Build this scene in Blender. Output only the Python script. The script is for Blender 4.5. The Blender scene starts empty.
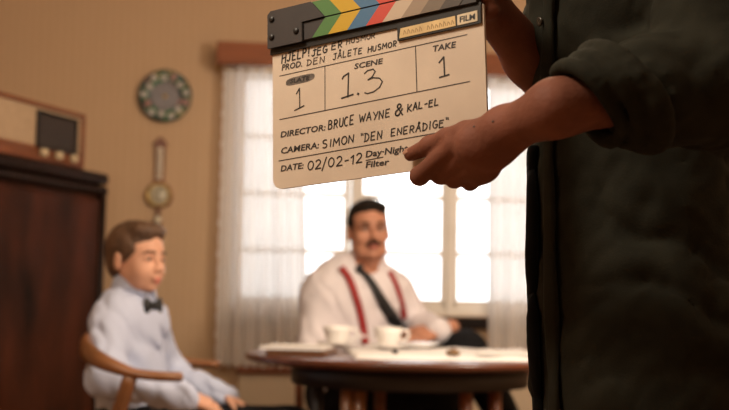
import bpy, bmesh, math, random
import numpy as np
from math import sin, cos, pi, radians, sqrt
from mathutils import Matrix, Vector
from mathutils.bvhtree import BVHTree

random.seed(4); rng = np.random.default_rng(4)
SC = bpy.context.scene
COL = SC.collection

# ------------------------------------------------------------------ camera
CAM_H = 0.90
PITCH, ROLL = radians(4.7), radians(1.0)
LENS, SENSOR = 35.0, 22.3
cam_d = bpy.data.cameras.new('camera'); cam = bpy.data.objects.new('camera', cam_d); COL.objects.link(cam)
cam_d.lens = LENS; cam_d.sensor_width = SENSOR; cam_d.sensor_fit = 'HORIZONTAL'
cam_d.clip_start = 0.05; cam_d.clip_end = 60
CAM_R = Matrix.Rotation(pi / 2 + PITCH, 3, 'X') @ Matrix.Rotation(ROLL, 3, 'Z')
cam.matrix_world = Matrix.Translation((0, 0, CAM_H)) @ CAM_R.to_4x4()
cam_d.dof.use_dof = True; cam_d.dof.focus_distance = 1.43; cam_d.dof.aperture_fstop = 2.8
SC.camera = cam

# ------------------------------------------------------------------ world and light
world = bpy.data.worlds.new('overcast'); SC.world = world; world.use_nodes = True
bg = world.node_tree.nodes['Background']
bg.inputs['Color'].default_value = (0.955, 0.975, 1.0, 1); bg.inputs['Strength'].default_value = 3.4

def area_light(name, loc, target, size, power, color):
    d = bpy.data.lights.new(name, 'AREA'); d.shape = 'DISK'; d.size = size; d.energy = power; d.color = color
    o = bpy.data.objects.new(name, d); COL.objects.link(o); o.location = loc
    o.rotation_euler = (Vector(target) - Vector(loc)).to_track_quat('-Z', 'Y').to_euler()
    return o
def point_light(name, loc, radius, power, color):
    d = bpy.data.lights.new(name, 'POINT'); d.shadow_soft_size = radius; d.energy = power; d.color = color
    o = bpy.data.objects.new(name, d); COL.objects.link(o); o.location = loc
    return o
area_light('film_lamp', (-0.82, 0.92, 2.30), (0.0, 1.55, 1.05), 0.5, 25.0, (1.0, 0.83, 0.64))
point_light('ceiling_lamp', (0.10, 2.75, 2.28), 0.16, 20.0, (1.0, 0.77, 0.53))  # added fill for the back of the room, no fixture behind it
point_light('standing_lamp', (1.05, 2.30, 1.62), 0.20, 96.0, (1.0, 0.84, 0.67))  # added unseen light from the right, brightens boy, man and window wall

SC.view_settings.view_transform = 'Standard'
SC.view_settings.look = 'None'
SC.view_settings.exposure = 0.0
SC.view_settings.gamma = 1.0
SC.view_settings.use_curve_mapping = False

# ------------------------------------------------------------------ helpers
FPX = LENS / SENSOR * 729.0
def ray(px, py):
    v = CAM_R @ Vector(((px - 364.5) / FPX, -(py - 205) / FPX, -1.0))
    return v / v.y
def at(px, py, Y):
    """world point seen at photo pixel (px,py) standing at room depth Y"""
    return np.array(Vector((0, 0, CAM_H)) + ray(px, py) * Y)
def V3(*a): return np.array(a, float)

MATS = {}
def mat(name, color, rough=0.6, var=0.0, vscale=8.0, bump=0.0, bscale=40.0, metal=0.0, stretch=(1, 1, 1), dark=None, spec=0.5, sss=0.0, coat=0.0):
    m = bpy.data.materials.new(name); m.use_nodes = True
    nt = m.node_tree; b = nt.nodes['Principled BSDF']
    b.inputs['Base Color'].default_value = (*color, 1); b.inputs['Roughness'].default_value = rough
    b.inputs['Metallic'].default_value = metal; b.inputs['Specular IOR Level'].default_value = spec
    b.inputs['Coat Weight'].default_value = coat
    if sss:
        b.inputs['Subsurface Weight'].default_value = sss; b.inputs['Subsurface Radius'].default_value = (0.012, 0.005, 0.003)
        b.inputs['Subsurface Scale'].default_value = 1.0
    tc = nt.nodes.new('ShaderNodeTexCoord'); mp = nt.nodes.new('ShaderNodeMapping')
    mp.inputs['Scale'].default_value = stretch
    nt.links.new(tc.outputs['Object'], mp.inputs['Vector'])
    if var > 0 or dark:
        n = nt.nodes.new('ShaderNodeTexNoise'); n.inputs['Scale'].default_value = vscale; n.inputs['Detail'].default_value = 5
        nt.links.new(mp.outputs['Vector'], n.inputs['Vector'])
        r = nt.nodes.new('ShaderNodeValToRGB')
        d = dark if dark else tuple(c * (1 - var) for c in color)
        l = tuple(min(1, c * (1 + var * 0.6)) for c in color)
        r.color_ramp.elements[0].position = 0.32; r.color_ramp.elements[0].color = (*d, 1)
        r.color_ramp.elements[1].position = 0.68; r.color_ramp.elements[1].color = (*l, 1)
        nt.links.new(n.outputs['Fac'], r.inputs['Fac']); nt.links.new(r.outputs['Color'], b.inputs['Base Color'])
    if bump > 0:
        n2 = nt.nodes.new('ShaderNodeTexNoise'); n2.inputs['Scale'].default_value = bscale; n2.inputs['Detail'].default_value = 4
        nt.links.new(mp.outputs['Vector'], n2.inputs['Vector'])
        bp = nt.nodes.new('ShaderNodeBump'); bp.inputs['Strength'].default_value = bump; bp.inputs['Distance'].default_value = 0.01
        nt.links.new(n2.outputs['Fac'], bp.inputs['Height']); nt.links.new(bp.outputs['Normal'], b.inputs['Normal'])
    MATS[name] = m
    return m

def tag(o, label=None, cat=None, group=None, kind=None):
    if label: o['label'] = label
    if cat: o['category'] = cat
    if group: o['group'] = group
    if kind: o['kind'] = kind
    return o
def empty(name, loc=(0, 0, 0), rotz=0.0):
    o = bpy.data.objects.new(name, None); COL.objects.link(o)
    o.empty_display_size = 0.1
    o.location = Vector(loc); o.rotation_euler = (0, 0, rotz)
    return o
def mesh(name, geo, m, parent=None, smooth=True, world=False, loc=None, rotz=None):
    """one mesh object. geo=(verts, faces). world=True: verts are world coordinates, re-based to the (unrotated) root"""
    v, f = geo
    v = np.asarray(v, float).reshape(-1, 3)
    if world and parent is not None:
        r = parent
        off = Vector((0, 0, 0))
        while r is not None:
            off += r.location; r = r.parent
        v = v - np.array(off)
    me = bpy.data.meshes.new(name)
    me.from_pydata(v.tolist(), [], [list(map(int, q)) for q in f]); me.update()
    if smooth: me.polygons.foreach_set('use_smooth', [True] * len(me.polygons))
    me.materials.append(m)
    o = bpy.data.objects.new(name, me); COL.objects.link(o)
    if parent is not None: o.parent = parent
    if loc is not None: o.location = Vector(loc)
    if rotz is not None: o.rotation_euler = (0, 0, rotz)
    return o
def rebase(geo, loc):
    return (np.asarray(geo[0], float) - np.asarray(loc, float), geo[1])
def joinG(*gs):
    vs, fs, n = [], [], 0
    for v, f in gs:
        v = np.asarray(v, float).reshape(-1, 3); vs.append(v)
        fs += [tuple(int(i) + n for i in q) for q in f]; n += len(v)
    return (np.concatenate(vs), fs)
def xf(geo, M):
    v = np.asarray(geo[0], float); M = np.array(M)
    return (v @ M[:3, :3].T + M[:3, 3], geo[1])
def shift(geo, d): return (np.asarray(geo[0], float) + np.asarray(d, float), geo[1])

def box(lo, hi, bev=0.0, seg=2):
    bm = bmesh.new(); bmesh.ops.create_cube(bm, size=1.0)
    lo, hi = np.array(lo, float), np.array(hi, float); c, s = (lo + hi) / 2, hi - lo
    for v in bm.verts: v.co = Vector(c + np.array(v.co) * s)
    if bev > 0: bmesh.ops.bevel(bm, geom=list(bm.edges), offset=bev, segments=seg, affect='EDGES', profile=0.5)
    bm.verts.ensure_lookup_table(); bm.verts.index_update()
    g = ([tuple(v.co) for v in bm.verts], [[v.index for v in f.verts] for f in bm.faces]); bm.free()
    return g
def lathe(prof, c=(0, 0, 0), seg=40, axis='z', ring=False):
    """prof: list of (r, h); closed at r=0 ends"""
    vs, fs = [], []
    if ring: prof = list(prof) + [prof[0]]
    for r, h in prof:
        for i in range(seg):
            a = 2 * pi * i / seg; vs.append((r * cos(a), r * sin(a), h))
    for j in range(len(prof) - 1):
        for i in range(seg):
            k = (i + 1) % seg
            fs.append((j * seg + i, j * seg + k, (j + 1) * seg + k, (j + 1) * seg + i))
    if not ring and prof[0][0] > 1e-6: fs.append(tuple(range(seg))[::-1])
    if not ring and prof[-1][0] > 1e-6: fs.append(tuple((len(prof) - 1) * seg + i for i in range(seg)))
    v = np.array(vs)
    if axis == 'y': v = np.stack([v[:, 0], -v[:, 2], v[:, 1]], 1)   # height axis goes towards -y (out of a wall)
    return (v + np.array(c, float), fs)
def sweep(path, rad, up=(0, 0, 1), seg=12, cap=True, closed=False):
    """tube along path; rad per point: r or (a,b) with a along side, b along up"""
    P = [np.array(p, float) for p in path]; n = len(P)
    if not isinstance(rad, (list, np.ndarray)): rad = [rad] * n
    vs, fs = [], []; up = np.array(up, float)
    for i in range(n):
        if closed: t = P[(i + 1) % n] - P[i - 1]
        else: t = P[min(i + 1, n - 1)] - P[max(i - 1, 0)]
        t /= np.linalg.norm(t) + 1e-12
        s = np.cross(t, up)
        if np.linalg.norm(s) < 1e-4: s = np.cross(t, (1, 0.2, 0))
        s /= np.linalg.norm(s); u = np.cross(s, t)
        a, b = rad[i] if isinstance(rad[i], (tuple, list)) else (rad[i], rad[i])
        for k in range(seg):
            q = 2 * pi * k / seg; vs.append(P[i] + s * a * cos(q) + u * b * sin(q))
    for i in range(n if closed else n - 1):
        j = (i + 1) % n
        for k in range(seg):
            l = (k + 1) % seg; fs.append((i * seg + k, i * seg + l, j * seg + l, j * seg + k))
    if cap and not closed:
        fs.append(tuple(range(seg))[::-1]); fs.append(tuple((n - 1) * seg + k for k in range(seg)))
    return (np.array(vs), fs)
def smoothpath(pts, n=24):
    P = np.array(pts, float); out = []
    m = len(P)
    for i in range(n):
        x = i / (n - 1) * (m - 1); k = min(int(x), m - 2); t = x - k
        p0, p1, p2, p3 = P[max(k - 1, 0)], P[k], P[k + 1], P[min(k + 2, m - 1)]
        out.append(0.5 * ((2 * p1) + (-p0 + p2) * t + (2 * p0 - 5 * p1 + 4 * p2 - p3) * t * t + (-p0 + 3 * p1 - 3 * p2 + p3) * t ** 3))
    return out
def ellipsoid(c, r, seg=16, rings=10):
    prof = [(max(sin(pi * i / rings), 0.0) , -cos(pi * i / rings)) for i in range(rings + 1)]
    v, f = lathe([(max(a, 1e-5), b) for a, b in prof], seg=seg)
    return (v * np.array(r) + np.array(c), f)

# ------------------------------------------------------------------ implicit modelling (bodies, cloth)
class Field:
    def __init__(s, lo, hi, h):
        s.h = h; s.lo = np.array(lo, float) - 2 * h
        s.n = np.ceil((np.array(hi, float) - s.lo) / h).astype(int) + 3
        s.ax = [(s.lo[i] + h * np.arange(s.n[i])).astype(np.float32) for i in range(3)]
        s.f = np.full(tuple(s.n), 1.0, np.float32)
    def _op(s, blo, bhi, fn, k, op):
        m = k + 3 * s.h
        i0 = np.maximum(0, np.floor((np.array(blo) - m - s.lo) / s.h).astype(int))
        i1 = np.minimum(s.n, np.ceil((np.array(bhi) + m - s.lo) / s.h).astype(int) + 1)
        if np.any(i1 <= i0): return
        sl = tuple(slice(a, b) for a, b in zip(i0, i1))
        P = np.stack(np.meshgrid(*[s.ax[q][sl[q]] for q in range(3)], indexing='ij'), -1)
        d = fn(P).astype(np.float32); a = s.f[sl]
        k = max(k, 1e-6)
        if op == 'add':
            hh = np.maximum(k - np.abs(a - d), 0) / k; s.f[sl] = np.minimum(a, d) - hh * hh * k * 0.25
        elif op == 'sub':
            d = -d; hh = np.maximum(k - np.abs(a - d), 0) / k; s.f[sl] = np.maximum(a, d) + hh * hh * k * 0.25
    def cap(s, a, b, ra, rb=None, k=0.012, op='add', infl=0.0):
        a, b = np.array(a, float), np.array(b, float); rb = ra if rb is None else rb
        ra, rb = ra + infl, rb + infl; r = max(ra, rb); ba = (b - a).astype(np.float32); L = float(ba @ ba) + 1e-9
        def fn(P):
            q = P - a.astype(np.float32); t = np.clip((q @ ba) / L, 0, 1)
            return np.linalg.norm(q - t[..., None] * ba, axis=-1) - (ra + (rb - ra) * t)
        s._op(np.minimum(a, b) - r, np.maximum(a, b) + r, fn, k, op); return s
    def chain(s, pts, rad, k=0.01, infl=0.0):
        for i in range(len(pts) - 1): s.cap(pts[i], pts[i + 1], rad[i], rad[i + 1], k, infl=infl)
    def ell(s, c, r, R=None, k=0.012, op='add', infl=0.0):
        c = np.array(c, float); r = np.array(r, float) + infl; m = max(r)
        Rm = None if R is None else np.array(R, np.float32)
        def fn(P):
            q = P - c.astype(np.float32)
            if Rm is not None: q = q @ Rm          # world -> local (columns of R are local axes)
            k0 = np.linalg.norm(q / r, axis=-1); k1 = np.linalg.norm(q / (r * r), axis=-1) + 1e-6
            return k0 * (k0 - 1) / k1
        s._op(c - m, c + m, fn, k, op); return s
    def half(s, p, n):
        """keep the side where (x-p).n < 0"""
        p, n = np.array(p, float), np.array(n, float); n /= np.linalg.norm(n)
        X = (s.ax[0] - p[0])[:, None, None] * n[0] + (s.ax[1] - p[1])[None, :, None] * n[1] + (s.ax[2] - p[2])[None, None, :] * n[2]
        s.f = np.maximum(s.f, X.astype(np.float32)); return s
    def folds(s, amp, freq, dirs, seed=0, warp=0.35):
        r = np.random.default_rng(seed)
        X, Y, Z = np.meshgrid(*s.ax, indexing='ij')
        w1 = np.sin(X * freq * .41 + 1.3) * np.cos(Z * freq * .37) + np.sin(Y * freq * .53 + Z * freq * .22 + 2)
        w2 = np.cos(Y * freq * .31 + .4) + np.sin(Z * freq * .29 + X * freq * .33)
        for d in dirs:
            d = np.array(d, float); d /= np.linalg.norm(d)
            ph = (X * d[0] + Y * d[1] + Z * d[2]) * freq + w1 * warp * 3 + r.uniform(0, 6)
            g = 1.0 - 2.0 * np.abs(np.sin(ph * .5)) ** 0.75
            s.f += (amp / len(dirs) * g * (0.55 + 0.45 * np.sin(w2 * 1.7 + r.uniform(0, 6)))).astype(np.float32)
        return s
    def geo(s):
        f = s.f; nx, ny, nz = f.shape; ins = f < 0
        cnt = np.zeros((nx - 1, ny - 1, nz - 1), np.int8)
        for i in (0, 1):
            for j in (0, 1):
                for k in (0, 1): cnt += ins[i:nx - 1 + i, j:ny - 1 + j, k:nz - 1 + k]
        act = (cnt > 0) & (cnt < 8); I = np.argwhere(act)
        idx = np.full(act.shape, -1, np.int64); idx[act] = np.arange(len(I))
        acc = np.zeros((len(I), 3)); w = np.zeros(len(I))
        cs = [(i, j, k) for i in (0, 1) for j in (0, 1) for k in (0, 1)]
        for a in cs:
            for ax in range(3):
                if a[ax]: continue
                b = list(a); b[ax] = 1
                fa = f[I[:, 0] + a[0], I[:, 1] + a[1], I[:, 2] + a[2]]; fb = f[I[:, 0] + b[0], I[:, 1] + b[1], I[:, 2] + b[2]]
                m = (fa < 0) != (fb < 0); t = np.where(m, fa / np.where(m, fa - fb, 1), 0)
                p = np.tile(np.array(a, float), (len(I), 1)); p[:, ax] = t
                acc += p * m[:, None]; w += m
        Vv = s.lo + s.h * (I + acc / np.maximum(w, 1)[:, None])
        F = []
        for ax in range(3):
            a1, a2 = (ax + 1) % 3, (ax + 2) % 3
            lo = [slice(None)] * 3; hi = [slice(None)] * 3; lo[ax] = slice(0, -1); hi[ax] = slice(1, None)
            A, B = ins[tuple(lo)], ins[tuple(hi)]
            E = np.argwhere(A != B); E = E[(E[:, a1] >= 1) & (E[:, a2] >= 1)]
            E = E[(E[:, a1] < f.shape[a1] - 1) & (E[:, a2] < f.shape[a2] - 1)]
            q = []
            for d1, d2 in ((-1, -1), (0, -1), (0, 0), (-1, 0)):
                c = E.copy(); c[:, a1] += d1; c[:, a2] += d2; q.append(idx[c[:, 0], c[:, 1], c[:, 2]])
            q = np.stack(q, 1); flip = ~A[E[:, 0], E[:, 1], E[:, 2]]
            q[flip] = q[flip][:, ::-1]; F.append(q)
        F = np.concatenate(F); F = F[(F >= 0).all(1)]
        # light relaxation of the surface
        for it in range(2):
            sm = np.zeros_like(Vv); c = np.zeros(len(Vv))
            for e0, e1 in ((0, 1), (1, 2), (2, 3), (3, 0)):
                np.add.at(sm, F[:, e0], Vv[F[:, e1]]); np.add.at(c, F[:, e0], 1)
                np.add.at(sm, F[:, e1], Vv[F[:, e0]]); np.add.at(c, F[:, e1], 1)
            Vv = Vv * 0.5 + 0.5 * sm / np.maximum(c, 1)[:, None]
        return (Vv, F.tolist())
def bvh(geo):
    return BVHTree.FromPolygons([Vector(v) for v in geo[0]], [tuple(q) for q in geo[1]])
def cast(tree, px, py):
    o = Vector((0, 0, CAM_H)); h = tree.ray_cast(o, ray(px, py).normalized())
    return (np.array(h[0]), np.array(h[1])) if h[0] is not None else None
def strap(tree, pts, wid, lift=0.004, thick=0.003, n=18):
    """a band of cloth laid on a surface. pts: photo pixels of the middle line, wid: width in metres per point"""
    path = smoothpath([(p[0], p[1], w) for p, w in zip(pts, wid)], n)
    mids = []
    for x, y, w in path:
        h = cast(tree, x, y)
        if h is not None: mids.append((h[0], h[1], w))
    vs, fs = [], []
    for i, (p, nr, w) in enumerate(mids):
        nr = np.mean([mids[j][1] for j in range(max(0, i - 2), min(len(mids), i + 3))], 0); nr /= np.linalg.norm(nr)
        t = mids[min(i + 1, len(mids) - 1)][0] - mids[max(i - 1, 0)][0]; t /= np.linalg.norm(t) + 1e-9
        s = np.cross(t, nr); s /= np.linalg.norm(s) + 1e-9
        for k, (a, b) in enumerate(((-.5, lift), (-.25, lift + thick), (.25, lift + thick), (.5, lift), (.25, lift - thick), (-.25, lift - thick))):
            vs.append(p + s * a * w + nr * b)
    for i in range(len(mids) - 1):
        for k in range(6):
            l = (k + 1) % 6; fs.append((i * 6 + k, i * 6 + l, (i + 1) * 6 + l, (i + 1) * 6 + k))
    fs.append(tuple(range(6))[::-1]); fs.append(tuple((len(mids) - 1) * 6 + k for k in range(6)))
    return (np.array(vs), fs)

# ------------------------------------------------------------------ materials
def wallpaper():
    m = mat('wallpaper', (0.55, 0.42, 0.275), 0.85)
    nt = m.node_tree; b = nt.nodes['Principled BSDF']
    tc = nt.nodes.new('ShaderNodeTexCoord')
    wv = nt.nodes.new('ShaderNodeTexWave'); wv.inputs['Scale'].default_value = 9.0; wv.inputs['Distortion'].default_value = 1.2; wv.inputs['Detail'].default_value = 2
    wv.bands_direction = 'X'
    nz = nt.nodes.new('ShaderNodeTexNoise'); nz.inputs['Scale'].default_value = 3.0
    mp = nt.nodes.new('ShaderNodeMapping'); mp.inputs['Scale'].default_value = (14, 14, 1.2)
    nt.links.new(tc.outputs['Object'], wv.inputs['Vector']); nt.links.new(tc.outputs['Object'], mp.inputs['Vector']); nt.links.new(mp.outputs['Vector'], nz.inputs['Vector'])
    mx = nt.nodes.new('ShaderNodeMix'); mx.data_type = 'FLOAT'; mx.inputs['Factor'].default_value = 0.6
    nt.links.new(wv.outputs['Fac'], mx.inputs[2]); nt.links.new(nz.outputs['Fac'], mx.inputs[3])
    r = nt.nodes.new('ShaderNodeValToRGB')
    r.color_ramp.elements[0].position = .25; r.color_ramp.elements[0].color = (0.555, 0.375, 0.228, 1)
    r.color_ramp.elements[1].position = .75; r.color_ramp.elements[1].color = (0.585, 0.403, 0.250, 1)
    nt.links.new(mx.outputs[0], r.inputs['Fac']); nt.links.new(r.outputs['Color'], b.inputs['Base Color'])
    return m
M_wall = wallpaper()
M_floor = mat('floor_wood', (0.20, 0.11, 0.055), 0.45, 0.35, 3, 0.1, 30, stretch=(1, 8, 1))
M_ceil = mat('ceiling_paint', (0.72, 0.66, 0.56), 0.9, 0.05, 4)
M_white = mat('window_paint', (0.88, 0.83, 0.76), 0.5, 0.06, 6)
M_panel = mat('beige_paint', (0.56, 0.44, 0.31), 0.6, 0.06, 5)
M_pelmet = mat('pelmet_wood', (0.25, 0.070, 0.018), 0.6, 0.30, 4, 0.1, 30, stretch=(1, 8, 14))
M_mahog = mat('mahogany', (0.066, 0.0175, 0.007), 0.55, 0.5, 2.2, 0.05, 20, stretch=(2.2, 2.2, 0.8), dark=(0.007, 0.003, 0.002), spec=.15)
M_mahogd = mat('mahogany_carved', (0.016, 0.006, 0.004), 0.55, 0.4, 10, 0.3, 40, spec=.2)
M_walnut = mat('walnut_wood', (0.20, 0.062, 0.024), 0.4, 0.35, 4, 0.05, 30, stretch=(1, 6, 6))
M_table = mat('table_wood', (0.105, 0.028, 0.011), 0.35, 0.35, 5, 0.05, 30, stretch=(1, 6, 6), coat=0.2)
M_dkwood = mat('dark_wood', (0.022, 0.016, 0.015), 0.5, 0.3, 6)
M_chair = mat('chair_wood', (0.23, 0.092, 0.034), 0.35, 0.3, 6, 0.05, 40, coat=0.2)
M_cream = mat('radio_cream', (0.42, 0.295, 0.185), 0.7, 0.08, 60)
M_ivory = mat('ivory_plastic', (0.55, 0.43, 0.27), 0.35)
M_dial = mat('radio_dial', (0.030, 0.020, 0.016), 0.35, 0.3, 8)
M_brass = mat('aged_brass', (0.62, 0.42, 0.15), 0.35, 0.3, 30, metal=0.7)
M_ivoryscale = mat('scale_card', (0.74, 0.68, 0.54), 0.4)
M_glassdial = mat('barometer_dial', (0.55, 0.50, 0.38), 0.25, 0.45, 55)
M_china = mat('white_china', (0.85, 0.82, 0.79), 0.25, coat=0.3)
M_cloth = mat('white_table_linen', (0.86, 0.83, 0.82), 0.85, 0.05, 30, 0.15, 90)
M_paper = mat('printed_paper', (0.78, 0.75, 0.72), 0.8, 0.10, 60)
M_biscuit = mat('brown_biscuit', (0.20, 0.115, 0.05), 0.8, 0.4, 60, 0.4, 90)
M_tray = mat('tray_brown', (0.17, 0.075, 0.035), 0.4, 0.2, 10)
M_black = mat('black_enamel', (0.012, 0.011, 0.011), 0.45)
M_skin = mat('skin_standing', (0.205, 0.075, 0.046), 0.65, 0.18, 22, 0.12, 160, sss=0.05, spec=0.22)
M_skinm = mat('skin_man', (0.50, 0.235, 0.15), 0.55, 0.10, 25, sss=0.04, spec=0.35)
M_skinb = mat('skin_boy', (0.62, 0.335, 0.225), 0.55, 0.10, 25, sss=0.04, spec=0.35)
M_lip = mat('lips', (0.42, 0.115, 0.085), 0.5)
M_lipb = mat('lips_pink', (0.50, 0.105, 0.09), 0.5)
M_nail = mat('fingernail', (0.36, 0.18, 0.12), 0.3)
M_eyew = mat('eye_white', (0.72, 0.66, 0.60), 0.3)
M_iris = mat('eye_iris', (0.05, 0.035, 0.025), 0.3)
M_hairm = mat('hair_black', (0.012, 0.008, 0.006), 0.75, 0.4, 30, 0.3, 120, stretch=(1, .25, 1), spec=.15)
M_hairb = mat('hair_brown', (0.105, 0.052, 0.026), 0.55, 0.45, 25, 0.6, 140, stretch=(1, .3, .5))
M_hairs = mat('hair_dark', (0.03, 0.02, 0.014), 0.5, 0.4, 30, 0.5, 120)
M_shirtm = mat('white_cotton', (0.78, 0.73, 0.77), 0.85, 0.04, 12, 0.1, 120)
M_shirtb = mat('pale_blue_cotton', (0.48, 0.53, 0.70), 0.85, 0.05, 12, 0.1, 120)
M_shirts = mat('dark_green_cotton', (0.020, 0.0195, 0.0130), 0.9, 0.22, 26, 0.12, 420, spec=0.15)
M_flapshade = mat('flap_shade_black', (0.004, 0.004, 0.004), 0.95, spec=0.1)  # shade of the far shirt flap, put into the colour
M_trous = mat('black_wool', (0.008, 0.008, 0.010), 0.9, 0.2, 20, spec=0.2)
M_tie = mat('black_satin', (0.010, 0.011, 0.013), 0.5)
M_red = mat('red_elastic', (0.34, 0.025, 0.025), 0.7, 0.15, 30)
M_shoe = mat('black_leather', (0.012, 0.010, 0.010), 0.35)
M_button = mat('shirt_button', (0.055, 0.042, 0.03), 0.25)

# ------------------------------------------------------------------ the room
WA = radians(7.0)                       # the window wall is turned a little away on the right
WO = V3(0, 5.2, 0)
WX, WN = V3(cos(WA), sin(WA), 0), V3(sin(WA), -cos(WA), 0)      # along the wall, out of the wall
def wloc(s, d, z): return WO + WX * s + WN * d + V3(0, 0, z)
def wall_sz(px, py, d=0.0):
    r = np.array(ray(px, py)); o = V3(0, 0, CAM_H)
    t = ((WO + WN * d - o) @ WN) / (r @ WN); p = o + r * t - WO
    return p @ WX, p[2]
RH = 2.45; XL, XR, YF = -2.35, 2.35, -6.9      # in the frame of the window wall
W0, W1, Z0, Z1 = -0.615, 0.975, 0.83, 1.96      # window opening
def wmesh(name, geo, m, **k): return mesh(name, geo, m, loc=WO, rotz=WA, **k)
wb = wmesh('wall_back', joinG(box((XL, 0, 0), (W0, .18, RH)), box((W1, 0, 0), (XR, .18, RH)), box((W0, 0, 0), (W1, .18, Z0)), box((W0, 0, Z1), (W1, .18, RH))), M_wall, smooth=False)
wl = wmesh('wall_left', box((XL - .15, YF, 0), (XL, .18, RH)), M_wall, smooth=False)
wr = wmesh('wall_right', box((XR, YF, 0), (XR + .15, .18, RH)), M_wall, smooth=False)
wf = wmesh('wall_front', box((XL - .15, YF - .15, 0), (XR + .15, YF, RH)), M_wall, smooth=False)
fl = wmesh('floor', box((XL - .15, YF - .15, -.1), (XR + .15, .18, 0)), M_floor, smooth=False)
ce = wmesh('ceiling', box((XL - .15, YF - .15, RH), (XR + .15, .18, RH + .1)), M_ceil, smooth=False)
for o, l in ((wb, 'beige wallpapered wall around the window'), (wl, 'beige wallpapered side wall'), (wr, 'beige wallpapered side wall on the right'), (wf, 'beige wallpapered wall behind the viewer'), (fl, 'brown wooden floor'), (ce, 'off-white ceiling')):
    tag(o, l, o.name.split('_')[0], kind='structure')

def wroot(name, s, d, z): return empty(name, wloc(s, d, z), WA)

# window: three casements of four panes
win = wroot('window_1', 0.18, 0, 0)
tag(win, 'cream painted three-part window with overexposed panes', 'window', kind='structure')
ox = -0.18
def wpart(name, geos, m, parent, smooth=False): return mesh(name, joinG(*geos), m, parent, smooth=smooth)
fy0, fy1 = 0.02, 0.09
wpart('window_frame', [box((W0 + ox, fy0, Z0), (W1 + ox, fy1, Z0 + .035), .004), box((W0 + ox, fy0, Z1 - .035), (W1 + ox, fy1, Z1), .004),
                       box((W0 + ox, fy0, Z0), (W0 + ox + .035, fy1, Z1), .004), box((W1 + ox - .035, fy0, Z0), (W1 + ox, fy1, Z1), .004),
                       box((-.0575 + ox, fy0 - .012, Z0), (-.0205 + ox, fy1, Z1), .004), box((.385 + ox, fy0 - .012, Z0), (.422 + ox, fy1, Z1), .004)], M_white, win)
M_glass = bpy.data.materials.new('window_glass'); M_glass.use_nodes = True
nt = M_glass.node_tree; nt.nodes.remove(nt.nodes['Principled BSDF'])
tr = nt.nodes.new('ShaderNodeBsdfTransparent'); gl = nt.nodes.new('ShaderNodeBsdfGlossy'); gl.inputs['Roughness'].default_value = 0.02
fr = nt.nodes.new('ShaderNodeFresnel'); fr.inputs['IOR'].default_value = 1.45; mx = nt.nodes.new('ShaderNodeMixShader')
nt.links.new(fr.outputs[0], mx.inputs[0]); nt.links.new(tr.outputs[0], mx.inputs[1]); nt.links.new(gl.outputs[0], mx.inputs[2])
nt.links.new(mx.outputs[0], nt.nodes['Material Output'].inputs['Surface'])
for a, b in ((-.558, -.082), (-.009, .373), (.435, .915)):
    a -= .018; b += .018
    a0, b0 = a + .026, b - .026
    zb, zt = .862, Z1 - .037
    c = wpart('casement', [box((a + ox, .03, zb), (b + ox, .065, zb + .04), .004), box((a + ox, .03, zt - .03), (b + ox, .065, zt), .004),
                           box((a + ox, .03, zb), (a0 + ox, .065, zt), .004), box((b0 + ox, .03, zb), (b + ox, .065, zt), .004)], M_white, win)
    zs = [zb + .04, 1.114, 1.372, 1.632, zt - .03]
    for z in zs[1:4]: mesh('glazing_bar', box((a0 + ox, .034, z - .011), (b0 + ox, .062, z + .011), .003), M_white, c, smooth=False)
    for z, z2 in zip(zs[:-1], zs[1:]):
        mesh('pane', box((a0 + ox + .001, .047, z + .001), (b0 + ox - .001, .050, z2 - .001)), M_glass, c, smooth=False)
sill = wmesh('trim_1', box((W0 - .005, -.048, .772), (W1 + .07, .02, .826), .008), M_mahog, smooth=False)
tag(sill, 'dark red-brown wooden window sill', 'sill', kind='structure')
s_l = wall_sz(238, 385, .05)[0]
pan = empty('trim_2', wloc(s_l, 0, 0), WA); tag(pan, 'beige painted panel below the window', 'panel', kind='structure')
mesh('panel', box((0, -.05, .002), (1.50, -.001, .565), .004), M_panel, pan, smooth=False)
mesh('ledge', box((-.01, -.075, .565), (1.51, -.001, .595), .005), M_walnut, pan, smooth=False)
for nm, x0, x1, y0, y1 in (('baseboard_left', XL, XL + .015, YF, 0), ('baseboard_right', XR - .015, XR, YF, 0)):
    tag(wmesh(nm, box((x0, y0, 0), (x1, y1, .09), .003), M_white, smooth=False), 'cream baseboard along the side wall ' + ('left' if 'left' in nm else 'right'), 'baseboard', kind='structure')

# pelmet
pl0, pl1 = wall_sz(217, 52, .16)[0], 1.05
p = wroot('pelmet', pl0, 0, 1.90); tag(p, 'orange-brown wooden pelmet box above the window curtains', 'pelmet')
W_ = pl1 - pl0
zp0, zp1 = wall_sz(235, 64, .16)[1] - 1.90, wall_sz(235, 41.5, .16)[1] - 1.90
mesh('front_board', box((0, -.16, zp0), (W_, -.142, zp1), .004), M_pelmet, p, smooth=False)
mesh('end_board', box((0, -.142, zp0), (.018, -.001, zp1), .003), M_pelmet, p, smooth=False)
mesh('end_board', box((W_ - .018, -.142, zp0), (W_, -.001, zp1), .003), M_pelmet, p, smooth=False)
mesh('top_board', box((0.018, -.142, zp1 - .016), (W_ - .018, -.001, zp1), .002), M_pelmet, p, smooth=False)

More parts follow.
